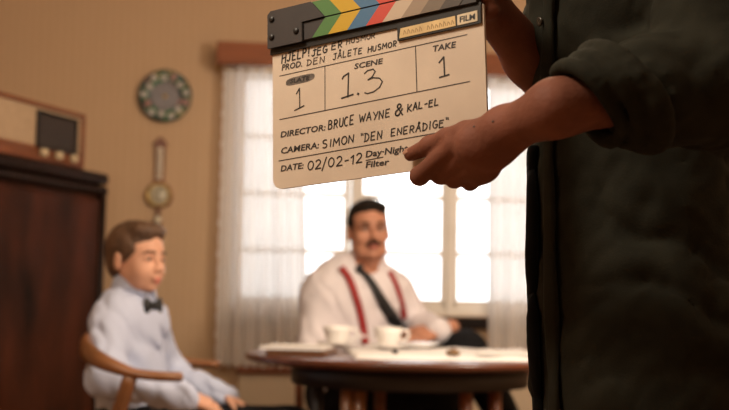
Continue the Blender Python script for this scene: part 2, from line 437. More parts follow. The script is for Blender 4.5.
# lace curtains
def lace_mat(name):
    m = bpy.data.materials.new(name); m.use_nodes = True; nt = m.node_tree; N = nt.nodes.new; L = nt.links.new
    nt.nodes.remove(nt.nodes['Principled BSDF'])
    tc = N('ShaderNodeTexCoord'); sep = N('ShaderNodeSeparateXYZ'); L(tc.outputs['UV'], sep.inputs[0])
    vo = N('ShaderNodeTexVoronoi'); vo.inputs['Scale'].default_value = 95; vo.feature = 'DISTANCE_TO_EDGE'; L(tc.outputs['UV'], vo.inputs['Vector'])
    net = N('ShaderNodeMapRange'); net.inputs['From Min'].default_value = 0.02; net.inputs['From Max'].default_value = 0.22; net.inputs['To Min'].default_value = 0.92; net.inputs['To Max'].default_value = 0.90
    L(vo.outputs['Distance'], net.inputs['Value'])
    v2 = N('ShaderNodeTexVoronoi'); v2.inputs['Scale'].default_value = 11; L(tc.outputs['UV'], v2.inputs['Vector'])
    n2 = N('ShaderNodeTexNoise'); n2.inputs['Scale'].default_value = 26; L(tc.outputs['UV'], n2.inputs['Vector'])
    ad = N('ShaderNodeMath'); ad.operation = 'ADD'; L(v2.outputs['Distance'], ad.inputs[0]); L(n2.outputs['Fac'], ad.inputs[1])
    mot = N('ShaderNodeMapRange'); mot.inputs['From Min'].default_value = 0.78; mot.inputs['From Max'].default_value = 0.92; mot.inputs['To Min'].default_value = 1; mot.inputs['To Max'].default_value = 0
    L(ad.outputs[0], mot.inputs['Value'])
    # woven motifs are kept to the side border and the foot of the curtain (u counts from the border, v from the hem)
    br = N('ShaderNodeMapRange'); br.inputs['From Min'].default_value = 0.14; br.inputs['From Max'].default_value = 0.19; br.inputs['To Min'].default_value = 1; br.inputs['To Max'].default_value = 0.12
    L(sep.outputs['X'], br.inputs['Value'])
    ft = N('ShaderNodeMapRange'); ft.inputs['From Min'].default_value = 0.26; ft.inputs['From Max'].default_value = 0.32; ft.inputs['To Min'].default_value = 1; ft.inputs['To Max'].default_value = 0
    L(sep.outputs['Y'], ft.inputs['Value'])
    mm = N('ShaderNodeMath'); mm.operation = 'MAXIMUM'; L(br.outputs[0], mm.inputs[0]); L(ft.outputs[0], mm.inputs[1])
    mu = N('ShaderNodeMath'); mu.operation = 'MULTIPLY'; L(mm.outputs[0], mu.inputs[0]); L(mot.outputs[0], mu.inputs[1])
    hem = N('ShaderNodeMapRange'); hem.inputs['From Min'].default_value = 0.018; hem.inputs['From Max'].default_value = 0.026; hem.inputs['To Min'].default_value = 1; hem.inputs['To Max'].default_value = 0
    L(sep.outputs['X'], hem.inputs['Value'])
    a1 = N('ShaderNodeMath'); a1.operation = 'MAXIMUM'; L(mu.outputs[0], a1.inputs[0]); L(hem.outputs[0], a1.inputs[1])
    al = N('ShaderNodeMix'); al.data_type = 'FLOAT'; L(a1.outputs[0], al.inputs['Factor']); L(net.outputs[0], al.inputs[2]); al.inputs[3].default_value = 0.93
    df = N('ShaderNodeBsdfDiffuse'); tl = N('ShaderNodeBsdfTranslucent'); tp = N('ShaderNodeBsdfTransparent')
    df.inputs['Color'].default_value = (0.91, 0.87, 0.84, 1); tl.inputs['Color'].default_value = (0.85, 0.80, 0.75, 1)
    m1 = N('ShaderNodeMixShader'); m1.inputs[0].default_value = 0.40; L(df.outputs[0], m1.inputs[1]); L(tl.outputs[0], m1.inputs[2])
    m2 = N('ShaderNodeMixShader'); L(al.outputs[0], m2.inputs[0]); L(tp.outputs[0], m2.inputs[1]); L(m1.outputs[0], m2.inputs[2])
    L(m2.outputs[0], nt.nodes['Material Output'].inputs['Surface'])
    return m
M_lace = lace_mat('lace')
def curtain(s_top, s_bot, border_left, label, seed):
    """s_top=(outer,inner) at the pelmet, s_bot the same at the hem"""
    r = np.random.default_rng(seed); nu, nv = 150, 50; zt, zb = 1.925, 0.60
    k = wroot('lace_curtain', s_bot[0], 0.085, zb); tag(k, label, 'curtain', 'lace curtains at the window')
    ph = r.uniform(0, 6, 4); vs, uv, fs = [], [], []
    full = 0.62
    for j in range(nv):
        v = j / (nv - 1)
        for i in range(nu):
            u = i / (nu - 1)
            s = (s_bot[0] * (1 - v) + s_top[0] * v) * (1 - u) + (s_bot[1] * (1 - v) + s_top[1] * v) * u
            amp = 0.014 + 0.018 * (1 - v) ** .5
            g = sin(u * 46 + ph[0] + 1.2 * sin(u * 7 + ph[1])) * .65 + sin(u * 29 + ph[2] + v * .8) * .35
            sc = 0.012 * abs(sin(v * 60)) * max(0, 1 - u * 30)         # scalloped side edge
            sgn = 1 if s_bot[1] > s_bot[0] else -1
            vs.append((s - s_bot[0] + sgn * sc, -amp * g, (zt - zb) * v + (0.01 * sin(u * 70) if j == 0 else 0)))
            uv.append((u * full, v * (zt - zb)))
    for j in range(nv - 1):
        for i in range(nu - 1):
            q = (j * nu + i, j * nu + i + 1, (j + 1) * nu + i + 1, (j + 1) * nu + i); fs.append(q)
    o = mesh('curtain_cloth', (vs, fs), M_lace, k)
    L = o.data.uv_layers.new(name='UVMap')
    co = np.array(uv)[np.array([l.vertex_index for l in o.data.loops])]
    L.data.foreach_set('uv', co.ravel())
    rod = sweep([(-.03, 0, zt - zb - .012), (abs(s_top[1] - s_top[0]) * (1 if s_top[1] > s_top[0] else -1), 0, zt - zb - .012)], 0.005, up=(0, 1, 0))
    mesh('curtain_rod', rod, M_brass, k)
sA = wall_sz(222, 70, .085)[0]; sB = wall_sz(213, 360, .085)[0]
curtain((sA, -.30), (sB, -.24), True, 'sheer white lace curtain hanging beside the barometer wall', 1)
sC = wall_sz(488, 100, .085)[0]; sD = wall_sz(489, 340, .085)[0]
curtain((1.0, sC), (1.02, sD), False, 'sheer white lace curtain hanging beside the dark green shirt', 2)

# ------------------------------------------------------------------ plate on the wall
s, z = wall_sz(165, 96, .02)
pr_ = 0.119
pk = wroot('wall_plate', s, .004, z - pr_); tag(pk, 'round decorative wall plate with grey centre and floral rim', 'plate')
def plate_mat():
    m = mat('floral_glaze', (0.3, 0.3, 0.3), 0.35); nt = m.node_tree; b = nt.nodes['Principled BSDF']; N = nt.nodes.new; L = nt.links.new
    tc = N('ShaderNodeTexCoord')
    v = N('ShaderNodeTexVoronoi'); v.inputs['Scale'].default_value = 30; L(tc.outputs['Object'], v.inputs['Vector'])
    sp = N('ShaderNodeSeparateColor'); L(v.outputs['Color'], sp.inputs[0])
    r = N('ShaderNodeValToRGB'); r.color_ramp.interpolation = 'CONSTANT'
    cols = [(0, (0.03, 0.05, 0.045)), (.22, (0.08, 0.20, 0.10)), (.40, (0.10, 0.12, 0.12)), (.52, (0.20, 0.20, 0.19)), (.70, (0.16, 0.24, 0.26)), (.80, (0.45, 0.22, 0.22)), (.9, (0.50, 0.42, 0.2))]
    e = r.color_ramp.elements
    e[0].position, e[0].color = 0, (*cols[0][1], 1); e[1].position, e[1].color = cols[1][0], (*cols[1][1], 1)
    for p_, c_ in cols[2:]:
        q = e.new(p_); q.color = (*c_, 1)
    L(sp.outputs[0], r.inputs['Fac']); L(r.outputs['Color'], b.inputs['Base Color'])
    return m
M_floral = plate_mat()
M_greyglaze = mat('grey_glaze', (0.17, 0.15, 0.16), 0.35, 0.12, 20)
M_rimdark = mat('dark_glaze', (0.045, 0.055, 0.05), 0.35)
c0 = (0, 0, pr_)
mesh('rim', lathe([(.058, .006), (.074, .009), (.112, .020), (.112, .016), (.070, .003), (.058, .002)], c0, 56, 'y', True), M_floral, pk)
mesh('rim_edge', lathe([(.112, .014), (.119, .019), (.119, .023), (.112, .0215)], c0, 56, 'y', True), M_rimdark, pk)
mesh('plate_centre', lathe([(1e-5, .004), (.062, .0045), (.064, .0085), (.060, .0088), (1e-5, .0065)], c0, 56, 'y'), M_greyglaze, pk)
M_leaf = mat('leaf_glaze', (0.045, 0.115, 0.055), 0.4); M_petal = mat('petal_glaze', (0.50, 0.47, 0.44), 0.4); M_pink = mat('pink_glaze', (0.40, 0.20, 0.19), 0.4)
for i in range(13):
    a = 2 * pi * i / 13 + .2; r_ = .089 + .006 * (-1) ** i
    g = [ellipsoid((r_ * cos(a) + .0085 * cos(q * 2 * pi / 5 + i), -.0175, pr_ + r_ * sin(a) + .0085 * sin(q * 2 * pi / 5 + i)), (.0078, .0022, .0078), 8, 6) for q in range(5)]
    mesh('painted_flower', joinG(*g), M_pink if i % 5 == 2 else M_petal, pk)
    a += pi / 13; r_ = .092
    mesh('painted_leaf', joinG(*[ellipsoid((r2 * cos(a + o), -.0175, pr_ + r2 * sin(a + o)), (.0095, .0020, .0065), 8, 6) for r2, o in ((.080, 0), (.098, .05), (.104, -.08))]), M_leaf, pk)
mesh('medallion', lathe([(.011, .006), (.011, .009), (1e-5, .010)], c0, 20, 'y'), mat('yellow_glaze', (0.42, 0.30, 0.14), 0.4), pk)

# barometer
s, zt = wall_sz(160.5, 137, .02); zb = wall_sz(160.5, 226, .02)[1]; Lb = zt - zb
bk = wroot('barometer', s, .001, zb); tag(bk, 'small banjo barometer with brass dial on the wallpaper below the plate', 'barometer')
zd = Lb * .345                                   # dial centre
zs = []
prof = []
for t in np.linspace(0, 1, 40):
    zz = t * Lb
    if zz < zd - .05: w = .014 + .006 * sin(t * 30)
    elif zz < zd + .055: w = 0.012 + sqrt(max(0, .0585 ** 2 - (zz - zd) ** 2)) * .86
    elif zz < Lb * .90: w = .026 - .004 * sin((zz - zd) / Lb * 5)
    else: w = .040 * max(.12, (1 - ((zz / Lb - .90) / .10)) ** .6)
    prof.append((max(w, .003), zz))
vs, fs = [], []
for w, zz in prof: vs += [(-w, 0, zz), (w, 0, zz), (w * .9, -.018, zz), (-w * .9, -.018, zz)]
for i in range(len(prof) - 1):
    for k in range(4): fs.append((i * 4 + k, i * 4 + (k + 1) % 4, (i + 1) * 4 + (k + 1) % 4, (i + 1) * 4 + k))
fs += [(0, 1, 2, 3), tuple(len(prof) * 4 - 1 - k for k in range(4))]
mesh('wooden_back', (vs, fs), M_walnut, bk, smooth=False)
mesh('thermometer', box((-.011, -.024, Lb * .52), (.011, -.0185, Lb * .88), .004), M_ivoryscale, bk)
mesh('thermometer_tube', sweep([(0, -.026, Lb * .55), (0, -.026, Lb * .85)], .0022), mat('red_spirit', (.3, .12, .08), .3), bk)
mesh('dial_bezel', lathe([(.046, .018), (.053, .020), (.054, .030), (.046, .032), (.044, .025)], (0, 0, zd), 40, 'y', True), M_brass, bk)
dl = mesh('dial', lathe([(.045, .019), (.045, .024), (1e-5, .0245)], (0, 0, zd), 40, 'y'), M_glassdial, bk)
mesh('needle', box((-.002, -.029, zd - .012), (.002, -.0265, zd + .036)), M_black, dl)
mesh('lower_cap', lathe([(.016, .019), (.018, .027), (1e-5, .032)], (0, 0, .026), 20, 'y'), M_ivoryscale, bk)

# ------------------------------------------------------------------ cabinet and radio, set across the corner
ca = radians(20)
cu, cn = V3(sin(ca), cos(ca), 0), V3(cos(ca), -sin(ca), 0)        # along the front (away from viewer), out of the front
Rc = at(102.5, 230, 4.4); Rc[2] = 0
ztop = at(98, 173.5, 4.38)[2]
CW, CD = 0.82, 0.46
crot = math.atan2(cn[1], cn[0]) + pi / 2          # local -y = cn, local +x = cu
cab = empty('cabinet', Rc, crot); tag(cab, 'tall dark mahogany cabinet carrying the radio', 'cabinet')
# local frame: x along front (0 = far right end, negative towards viewer), y into the cabinet
mesh('body', box((-CW, .012, .10), (0, CD, ztop - .045), .006), M_mahog, cab, smooth=False)
tp = mesh('top_board', box((-CW - .01, -.022, ztop - .045), (.006, CD + .01, ztop), .016, 3), M_mahogd, cab)
nb = 26
mesh('carved_moulding', joinG(*[ellipsoid((-CW + (i + .5) * CW / nb, -.004, ztop - .068), (.024, .020, .019), 8, 6) for i in range(nb)]), M_mahogd, cab)
mesh('plinth', box((-CW - .01, 0, .0), (.005, CD, .10), .006), M_mahogd, cab, smooth=False)
x0, x1 = -CW + .035, -.035
d = mesh('door', box((x0, -.008, .13), (x1, .014, ztop - .105), .006), M_mahog, cab, smooth=False)
mesh('knob', lathe([(.006, .006), (.006, .022), (.013, .028), (.012, .038), (1e-5, .042)], (x0 + .035, 0, ztop * .55), 16, 'y'), M_brass, d)
for sx in (-CW + .015, -.016):
    mesh('corner_column', sweep([(sx, -.004, .11), (sx, -.004, ztop - .05)], .016), M_mahogd, cab)

# radio: front 20 degrees like the cabinet
rr = at(84.5, 162, 4.28); rr[2] = ztop + .001
rt = at(84.5, 115, 4.28)[2] - ztop
rad = empty('radio', rr, crot); tag(rad, 'vintage wooden table radio with cream cloth front on the cabinet', 'radio')
RW, RD = .66, .20
mesh('case', joinG(box((-RW, 0, 0.004), (0, RD, .022), .004), box((-RW, 0, rt - .016), (0, RD, rt), .005), box((-.016, 0, .02), (0, RD, rt - .014), .004), box((-RW, 0, .02), (-RW + .016, RD, rt - .014), .004),
                   box((-RW + .01, RD - .01, .02), (-.01, RD - .002, rt - .01)), box((-RW + .014, .006, .018), (-.014, .02, .056), .003)), M_walnut, rad, smooth=False)
mesh('speaker_cloth', box((-RW + .015, .010, .054), (-.015, .020, rt - .015)), M_cream, rad, smooth=False)
dl = mesh('tuning_dial', box((-.285, .002, .058), (-.060, .012, rt - .036), .004), M_dial, rad, smooth=False)
mesh('dial_frame', joinG(box((-.293, -.002, .052), (-.285, .012, rt - .03)), box((-.060, -.002, .052), (-.052, .012, rt - .03)), box((-.293, -.002, .050), (-.052, .012, .058)), box((-.293, -.002, rt - .036), (-.052, .012, rt - .028))), M_black, dl, smooth=False)
for x in (-.262, -.172, -.078):
    mesh('knob', lathe([(.016, -.004), (.016, .006), (.014, .018), (1e-5, .019)], (x, 0, .033), 20, 'y'), M_ivory, rad)
for x in (-RW + .05, -.05):
    mesh('foot', box((x - .02, .03, 0), (x + .02, RD - .03, .005)), M_black, rad, smooth=False)

# ------------------------------------------------------------------ round table
TX, TY, TR, TZ = 0.150, 3.62, 0.515, 0.73
tb = empty('dining_table', (TX, TY, 0)); tag(tb, 'round reddish-brown wooden table with dark apron', 'table')
mesh('table_top', lathe([(1e-5, TZ - .026), (TR - .03, TZ - .026), (TR - .006, TZ - .020), (TR, TZ - .010), (TR - .004, TZ - .002), (TR - .012, TZ), (1e-5, TZ)], seg=96), M_table, tb)
mesh('apron', lathe([(TR - .16, TZ - .090), (TR - .145, TZ - .090), (TR - .145, TZ - .026), (TR - .16, TZ - .026)], seg=64, ring=True), M_dkwood, tb)
for px, Y, c in ((317, 3.42, M_dkwood), (340, 3.30, M_chair), (360, 3.33, M_chair), (466, 3.32, M_walnut), (500, 3.36, M_walnut), (380, 3.95, M_walnut)):
    t = at(px, 386, Y); dx, dy = t[0] - TX, t[1] - TY
    r_ = sqrt(dx * dx + dy * dy); k_ = min(1, (TR - .17) / r_)
    dx, dy = dx * k_, dy * k_
    mesh('leg', sweep([(dx, dy, TZ - .027), (dx, dy, .5), (dx * 1.04, dy * 1.04, .25), (dx * 1.10, dy * 1.10, 0)], [.020, .019, .017, .012], up=(0, 1, 0)), c, tb)
# table linen: a low draped cloth with its own thickness
TZ1 = TZ + .001
def flat_cloth(name, outline, m, label, cat, z, thick=.004, wave=.003, seed=0, group=None):
    r = np.random.default_rng(seed); o = np.array(outline); c = o.mean(0); n = len(o); vs, fs = [], []
    rings = [0.0, .35, .7, .93, 1.0]
    k = empty(name, (c[0], c[1], z)); tag(k, label, cat, group)
    top = []
    for q, g in enumerate(rings):
        for i in range(n):
            p_ = (o[i] - c) * g; vs.append((p_[0], p_[1], thick + wave * (1 + sin(i * 1.9 + q * 2.1 + seed)) * (1 if g < 1 else .1)))
    for i in range(n): vs.append((*(o[i] - c), 0.0))
    R_ = len(rings)
    for q in range(R_):
        for i in range(n):
            j = (i + 1) % n; fs.append((q * n + i, q * n + j, (q + 1) * n + j, (q + 1) * n + i))
    fs.append(tuple(R_ * n + i for i in range(n))[::-1])
    mesh('cloth' if 'linen' in name or 'cloth' in name else 'sheet', (vs, fs), m, k)
    return k
def rectline(cx, cy, w, d, rot, n=8):
    pts = []
    for (x0, y0), (x1, y1) in zip([(-1, -1), (1, -1), (1, 1), (-1, 1)], [(1, -1), (1, 1), (-1, 1), (-1, -1)]):
        for i in range(n):
            t = i / n; pts.append(((x0 + (x1 - x0) * t) * w / 2, (y0 + (y1 - y0) * t) * d / 2))
    return [(cx + x * cos(rot) - y * sin(rot), cy + x * sin(rot) + y * cos(rot)) for x, y in pts]
flat_cloth('tablecloth', rectline(.27, 3.60, .62, .66, radians(4)), M_cloth, 'white cloth spread over the middle of the round table', 'tablecloth', TZ1, .004, .004, 3)
TZC = TZ1 + .0125
# tray on the left of the table with papers on it
tx, ty = at(302, 351, 3.46)[:2]
ty = 3.46
ta = radians(-8)
tr_ = empty('tray', (tx, ty, TZ1), ta); tag(tr_, 'flat brown serving tray at the left edge of the round table', 'tray')
mesh('tray_base', box((-.085, -.10, 0), (.085, .10, .006), .002), M_tray, tr_, smooth=False)
mesh('tray_rim', joinG(box((-.088, -.104, 0), (.088, -.098, .016), .002), box((-.088, .098, 0), (.088, .104, .016), .002), box((-.088, -.10, 0), (-.082, .10, .016), .002), box((.082, -.10, 0), (.088, .10, .016), .002)), M_tray, tr_, smooth=False)
nb_ = empty('notebook', (tx - .005, ty - .01, TZ1 + .0175), ta); tag(nb_, 'closed pale notebook lying across the brown tray', 'notebook')
mesh('cover', joinG(box((-.105, -.10, 0), (.085, .105, .0015)), box((-.105, -.10, .0085), (.085, .105, .010))), M_paper, nb_, smooth=False)
mesh('pages', box((-.101, -.097, .0015), (.081, .102, .0085)), M_cloth, nb_, smooth=False)

def cup(px, Y, label, sx):
    x = at(px, 340, Y)[0]
    sa = empty('saucer', (x, Y, TZC)); tag(sa, 'white china saucer under the ' + sx, 'saucer', 'tea china')
    mesh('dish', lathe([(1e-5, .002), (.028, 0), (.030, .003), (.066, .013), (.068, .015), (.066, .017), (.030, .007), (1e-5, .006)], seg=40), M_china, sa)
    k = empty('teacup', (x, Y, TZC + .0065)); tag(k, label, 'cup', 'tea china')
    mesh('bowl', lathe([(1e-5, .002), (.022, 0), (.024, .004), (.036, .022), (.043, .046), (.046, .062), (.0445, .062), (.041, .046), (.034, .023), (.02, .006), (1e-5, .005)], seg=40), M_china, k)
    hp = [(.041, 0, .050), (.058, 0, .054), (.066, 0, .040), (.058, 0, .024), (.036, 0, .020)]
    mesh('handle', sweep(smoothpath(hp, 14), .0038, up=(0, 1, 0), seg=8), M_china, k)
cup(337, 3.72, 'white china teacup nearer the brown tray', 'teacup near the tray')
cup(388, 3.66, 'white china teacup below the black tie', 'teacup below the tie')
x_ = at(416, 347, 3.78)[0]
k = empty('side_plate', (x_, 3.80, TZC)); tag(k, 'low white china plate on the cloth below the clasped hands', 'plate')
mesh('dish', lathe([(1e-5, .002), (.045, 0), (.048, .003), (.078, .014), (.078, .017), (.048, .007), (1e-5, .006)], seg=40), M_china, k)
x_, y_ = at(453, 358, 3.33)[0], 3.33
k = empty('biscuit', (x_, y_, TZC)); tag(k, 'small brown biscuit lying on the white cloth near the table edge', 'biscuit')
mesh('crust', lathe([(1e-5, 0), (.018, 0), (.022, .005), (.018, .012), (.008, .016), (1e-5, .016)], seg=24), M_biscuit, k)
mesh('almond', ellipsoid((0.002, -.004, .0165), (.008, .005, .003), 10, 6), M_chair, k)
x_ = at(395, 357.5, 3.36)[0]
k = empty('spool', (x_, 3.36, TZC)); tag(k, 'tiny dark lump on the white cloth left of the biscuit', 'crumb')
mesh('crust', lathe([(1e-5, 0), (.008, 0), (.0095, .006), (.006, .012), (1e-5, .013)], seg=16), M_dkwood, k); k.name = 'crumb'
flat_cloth('paper_sheet', rectline(.44, 3.40, .21, .15, radians(-6), 5), M_paper, 'white printed paper sheet at the front of the tablecloth', 'paper', TZC, .001, .0015, 5)

# ------------------------------------------------------------------ people: shared anatomy
def head_geo(child=False, h=0.0036):
    """head in its own frame: face towards -y, eyes at z=0, height 0.23 (chin -0.115, crown +0.115)"""
    F = Field((-.10, -.125, -.21), (.10, .125, .13), h)
    F.ell((0, .018, .030), (.074, .094, .085), k=.02)
    jw = .050 if child else .056
    F.ell((0, -.022, -.038 if child else -.042), (jw + .004, .064, .060 if child else .068), k=.03)
    F.ell((0, -.030, .030), (.060, .058, .060), k=.02)                    # forehead
    F.cap((-.020 if child else -.025, -.034, -.076 if child else -.084), (.020 if child else .025, -.034, -.076 if child else -.084), .024 if child else .031, k=.025)
    F.ell((0, -.066, -.090 if child else -.095), (.018 if child else .022, .018, .016), k=.02)                   # chin
    for s in (-1, 1):
        F.cap((s * (.046 if child else .047), .005, -.046), (s * (.028 if child else .036), -.045, -.080), .016 if child else .020, .014 if child else .018, k=.02)
        if child: F.ell((s * .033, -.050, -.038), (.025, .028, .031), k=.035)
        else: F.ell((s * .040, -.058, -.030), (.024, .024, .022), k=.02)        # cheek
        if not child: F.cap((s * .012, -.086, .021), (s * .044, -.072, .019), .010, .009, k=.012)
        F.ell((s * .031, -.094, -.002), (.017, .016, .012), k=.012, op='sub')   # eye socket
        F.ell((s * .031, -.0705, -.001), (.0165, .0145, .0125), k=.004)   # closed-in lid mass
        F.ell((s * .076, .014, -.012), (.009, .019, .031), Matrix.Rotation(s * .35, 3, 'Z') @ Matrix.Rotation(-.15, 3, 'X'), k=.006)   # ear
        F.ell((s * .086, .006, -.010), (.006, .009, .016), k=.005, op='sub')
        F.ell((s * .0105, -.094, -.036), (.0085, .010, .0075), k=.006)    # nostril wing
    nl = (-.098, -.105) if child else (-.101, -.113)
    F.cap((0, -.086, .008), (0, nl[0], -.022), .0075, .0085, k=.012)
    F.ell((0, nl[1] + .006, -.030), (.0115, .012, .0095), k=.008)
    F.ell((0, -.086, -.056), (.019, .012, .012), k=.012)                  # mouth mound
    lq = .005 if child else 0.0
    F.ell((0, -.0965 + lq, -.061), (.020, .0060, .0052), k=.004)               # upper lip
    F.ell((0, -.0945 + lq, -.071), (.017, .0065, .0058), k=.004)               # lower lip
    F.cap((-.019, -.1035, -.0655), (.019, -.1035, -.0655), .0028, k=.003, op='sub')
    F.ell((0, -.094, -.083), (.018, .010, .006), k=.008, op='sub')
    nr = .043 if child else .055
    F.cap((0, .018, -.075), (0, .040, -.175), nr, nr * 1.02, k=.02)
    if not child: F.ell((0, -.022, -.125), (.014, .014, .02), k=.02)
    return F.geo()
def hair_geo(style, h=0.0034):
    F = Field((-.105, -.125, -.12), (.105, .13, .15), h)
    if style == 'slick':
        F.ell((0, .020, .034), (.0785, .0985, .086), k=.02)
        F.ell((.012, -.036, .084), (.055, .046, .026), k=.025)
        F.ell((0, .070, -.025), (.058, .040, .055), k=.03)
        F.ell((0, -.112, -.002), (.066, .066, .088), k=.004, op='sub')
        F.cap((.034, -.11, .112), (.030, .02, .128), .006, k=.006, op='sub')   # parting
        for s in (-1, 1):
            F.ell((s * .082, -.020, -.070), (.03, .055, .07), k=.006, op='sub')
            F.ell((s * .086, .020, -.030), (.022, .030, .036), k=.004, op='sub')
            F.ell((s * .068, -.068, -.03), (.03, .030, .06), k=.006, op='sub')
        F.ell((0, .03, -.125), (.09, .12, .055), k=.01, op='sub')
    else:
        F.ell((0, .020, .036), (.080, .102, .089), k=.02)
        F.ell((0, -.040, .088), (.062, .050, .030), k=.02)
        F.ell((0, .068, -.022), (.058, .038, .052), k=.03)
        F.ell((.010, -.108, -.008), (.068, .066, .092), k=.006, op='sub')
        for s in (-1, 1):
            F.ell((s * .082, -.044, -.080), (.035, .056, .090), k=.006, op='sub')
            F.ell((s * .090, .012, -.030), (.026, .034, .038), k=.004, op='sub')
        F.ell((0, .02, -.142), (.10, .13, .075), k=.01, op='sub')
    F.folds(.0030, 170, [(1, .1, .3), (.9, -.4, .2)], 3, .5)
    return F.geo()
def head_parts(root, body, M, skin, hair_style, hair_m, lip_m, child=False, moustache=False, brow_m=None):
    """eyes, brows, lips, hair as children of the person; M maps head frame to world"""
    brow_m = brow_m or hair_m
    for s in (-1, 1):
        e = mesh('eye', xf(ellipsoid((s * .031, -.0735, -.001), (.0135, .0115, .0085)), M), M_eyew, root, world=True)
        mesh('iris', xf(ellipsoid((s * .031 - .001, -.0835, -.001), (.0058, .0025, .0058), 12, 8), M), M_iris, e, world=True)
        lid = smoothpath([(s * .017, -.083, -.001), (s * .024, -.0875, .006), (s * .034, -.0865, .0075), (s * .046, -.077, .001)], 10)
        mesh('eyelid', xf(sweep(lid, [(.0022, .0022)] * 10, seg=6), M), skin if child else brow_m, root, world=True)
        bw = smoothpath([(s * .013, -.0930, .019), (s * .028, -.0915, .0245), (s * .043, -.0810, .022), (s * .050, -.072, .017)], 12)
        mesh('eyebrow', xf(sweep(bw, [(.003, .0042 if not child else .0026)] * 11 + [(.0015, .0015)], seg=8), M), brow_m, root, world=True)
    lb = .004 if child else 0.0
    mesh('lips', xf(joinG(ellipsoid((0, -.0975 + lb, -.0615), (.0195 - lb, .0060, .0040)), ellipsoid((0, -.0955 + lb, -.0705), (.0165 - lb, .0065, .0046))), M), lip_m, root, world=True)
    if moustache:
        g = []
        for s in (-1, 1):
            g.append(sweep(smoothpath([(0, -.103, -.050), (s * .012, -.1015, -.0515), (s * .024, -.094, -.057), (s * .030, -.086, -.064)], 10),
                           [(.006, .0062), (.006, .0065), (.006, .0065), (.006, .0064), (.0055, .006), (.005, .0055), (.0045, .005), (.004, .0042), (.003, .003), (.0015, .0015)], seg=8))
        mesh('moustache', xf(joinG(*g), M), hair_m, root, world=True)
    mesh('hair', xf(hair_geo(hair_style), M), hair_m, root, world=True)
def head_matrix(c, yaw, scale=1.0, tilt=0.0, nod=0.0):
    return Matrix.Translation(Vector(c)) @ Matrix.Rotation(yaw, 4, 'Z') @ Matrix.Rotation(tilt, 4, 'Y') @ Matrix.Rotation(nod, 4, 'X') @ Matrix.Scale(scale, 4)
def unit(v): v = np.array(v, float); return v / (np.linalg.norm(v) + 1e-9)
def hand_prims(F, wrist, fwd, dorsum, thumb_side, curl=0.9, sc=1.0):
    """palm and five separate bent fingers; thumb_side=+1: thumb on fwd x dorsum side"""
    f, d = unit(fwd), unit(dorsum); d = unit(d - f * (d @ f)); s = np.cross(f, d) * thumb_side
    w = np.array(wrist, float); L = .085 * sc
    for k, o in enumerate((.027, .009, -.009, -.025)):
        F.cap(w + s * o * .55 * sc, w + f * L * (1 - .06 * abs(k - 1)) + s * o * sc, .014 * sc, .0125 * sc, k=.014)
    for k, (o, l) in enumerate(((.028, .068), (.0095, .076), (-.0095, .070), (-.027, .055))):
        p = w + f * L * (1 - .06 * abs(k - 1)) + s * o * sc; a = .25 * curl; rads = (.0098, .0088, .0080, .0070)
        for q, fr in enumerate((.46, .30, .24)):
            a += curl * (.55 if q else .3)
            dr = f * cos(a) - d * sin(a) + s * o * 1.5
            n = p + unit(dr) * l * fr * sc; F.cap(p, n, rads[q] * sc, rads[q + 1] * sc, k=.004); p = n
    p = w + f * .022 * sc + s * .026 * sc; a = .75
    for q, (l, r0, r1) in enumerate(((.042, .0145, .0115), (.032, .0108, .0098), (.026, .0098, .0080))):
        dr = f * cos(a) + s * sin(a) - d * (.25 + .25 * q) * curl; n = p + unit(dr) * l * sc
        F.cap(p, n, r0 * sc, r1 * sc, k=.006); p = n; a -= .25
def shoe_geo(ankle, fwd, L=.27):
    f = unit((fwd[0], fwd[1], 0)); a = np.array(ankle, float); a[2] = 0
    F = Field(a - .32, a + V3(.32, .32, .2), .006)
    s = V3(-f[1], f[0], 0); R = np.stack([f, s, V3(0, 0, 1)], 1)
    F.ell(a + f * .07 * L / .27 + V3(0, 0, .035), (L * .5, .046, .045), R, k=.02)
    F.ell(a - f * .02 + V3(0, 0, .05), (.055, .040, .06), R, k=.03)
    F.half((0, 0, .002), (0, 0, -1))
    return F.geo()

# ------------------------------------------------------------------ the seated man
hc = at(368.5, 229.5, 4.28)
MR = empty('person', (hc[0] - .02, 4.38, 0)); tag(MR, 'man in white shirt with red suspenders and loose black tie behind the table', 'person')
neck = at(366, 268, 4.33); chest = at(352, 305, 4.33); belly = at(354, 350, 4.36); hips = at(356, 392, 4.40)
sR, sL = at(322, 293, 4.30), at(394, 290, 4.40)
eR, wR, hR = at(313, 352, 4.22), at(378, 348, 4.14), at(412, 340, 4.14)
eL, wL, hL = at(418, 326, 4.44), at(439, 331, 4.22), at(418, 337, 4.16)
kL, kR = at(466, 352, 4.20), at(445, 390, 3.98)
hipL, hipR = hips + V3(.10, .02, .0), hips + V3(-.08, 0, 0)
aL, aR = at(520, 445, 4.02), V3(kR[0] + .05, 3.98, .09)
def man_torso(F, i=0.0):
    Rt = Matrix.Rotation(radians(14), 3, 'Z')
    F.ell(chest + V3(0, .0, .02), (.175, .115, .17), Rt, k=.05, infl=i)
    F.ell(belly, (.165, .125, .15), Rt, k=.06, infl=i)
    F.ell(hips, (.175, .135, .12), Rt, k=.06, infl=i)
    F.cap(sR + V3(.02, 0, -.01), sL + V3(-.02, 0, -.01), .056, .055, k=.06, infl=i)
    F.cap(neck + V3(-.04, .02, -.050), neck + V3(.04, .02, -.050), .045, k=.06, infl=i)
def man_arms(F, i=0.0, wr=0.0):
    F.chain([sR, eR], [.060, .047], k=.04, infl=i); F.chain([eR, wR], [.046, .030], k=.02, infl=i + wr)
    F.chain([sL, eL], [.060, .046], k=.04, infl=i); F.chain([eL, wL], [.046, .030], k=.02, infl=i + wr)
def man_legs(F, i=0.0):
    F.chain([hipL, kL, aL], [.088, .062, .042], k=.03, infl=i); F.chain([hipR, kR, aR], [.088, .064, .045], k=.03, infl=i)
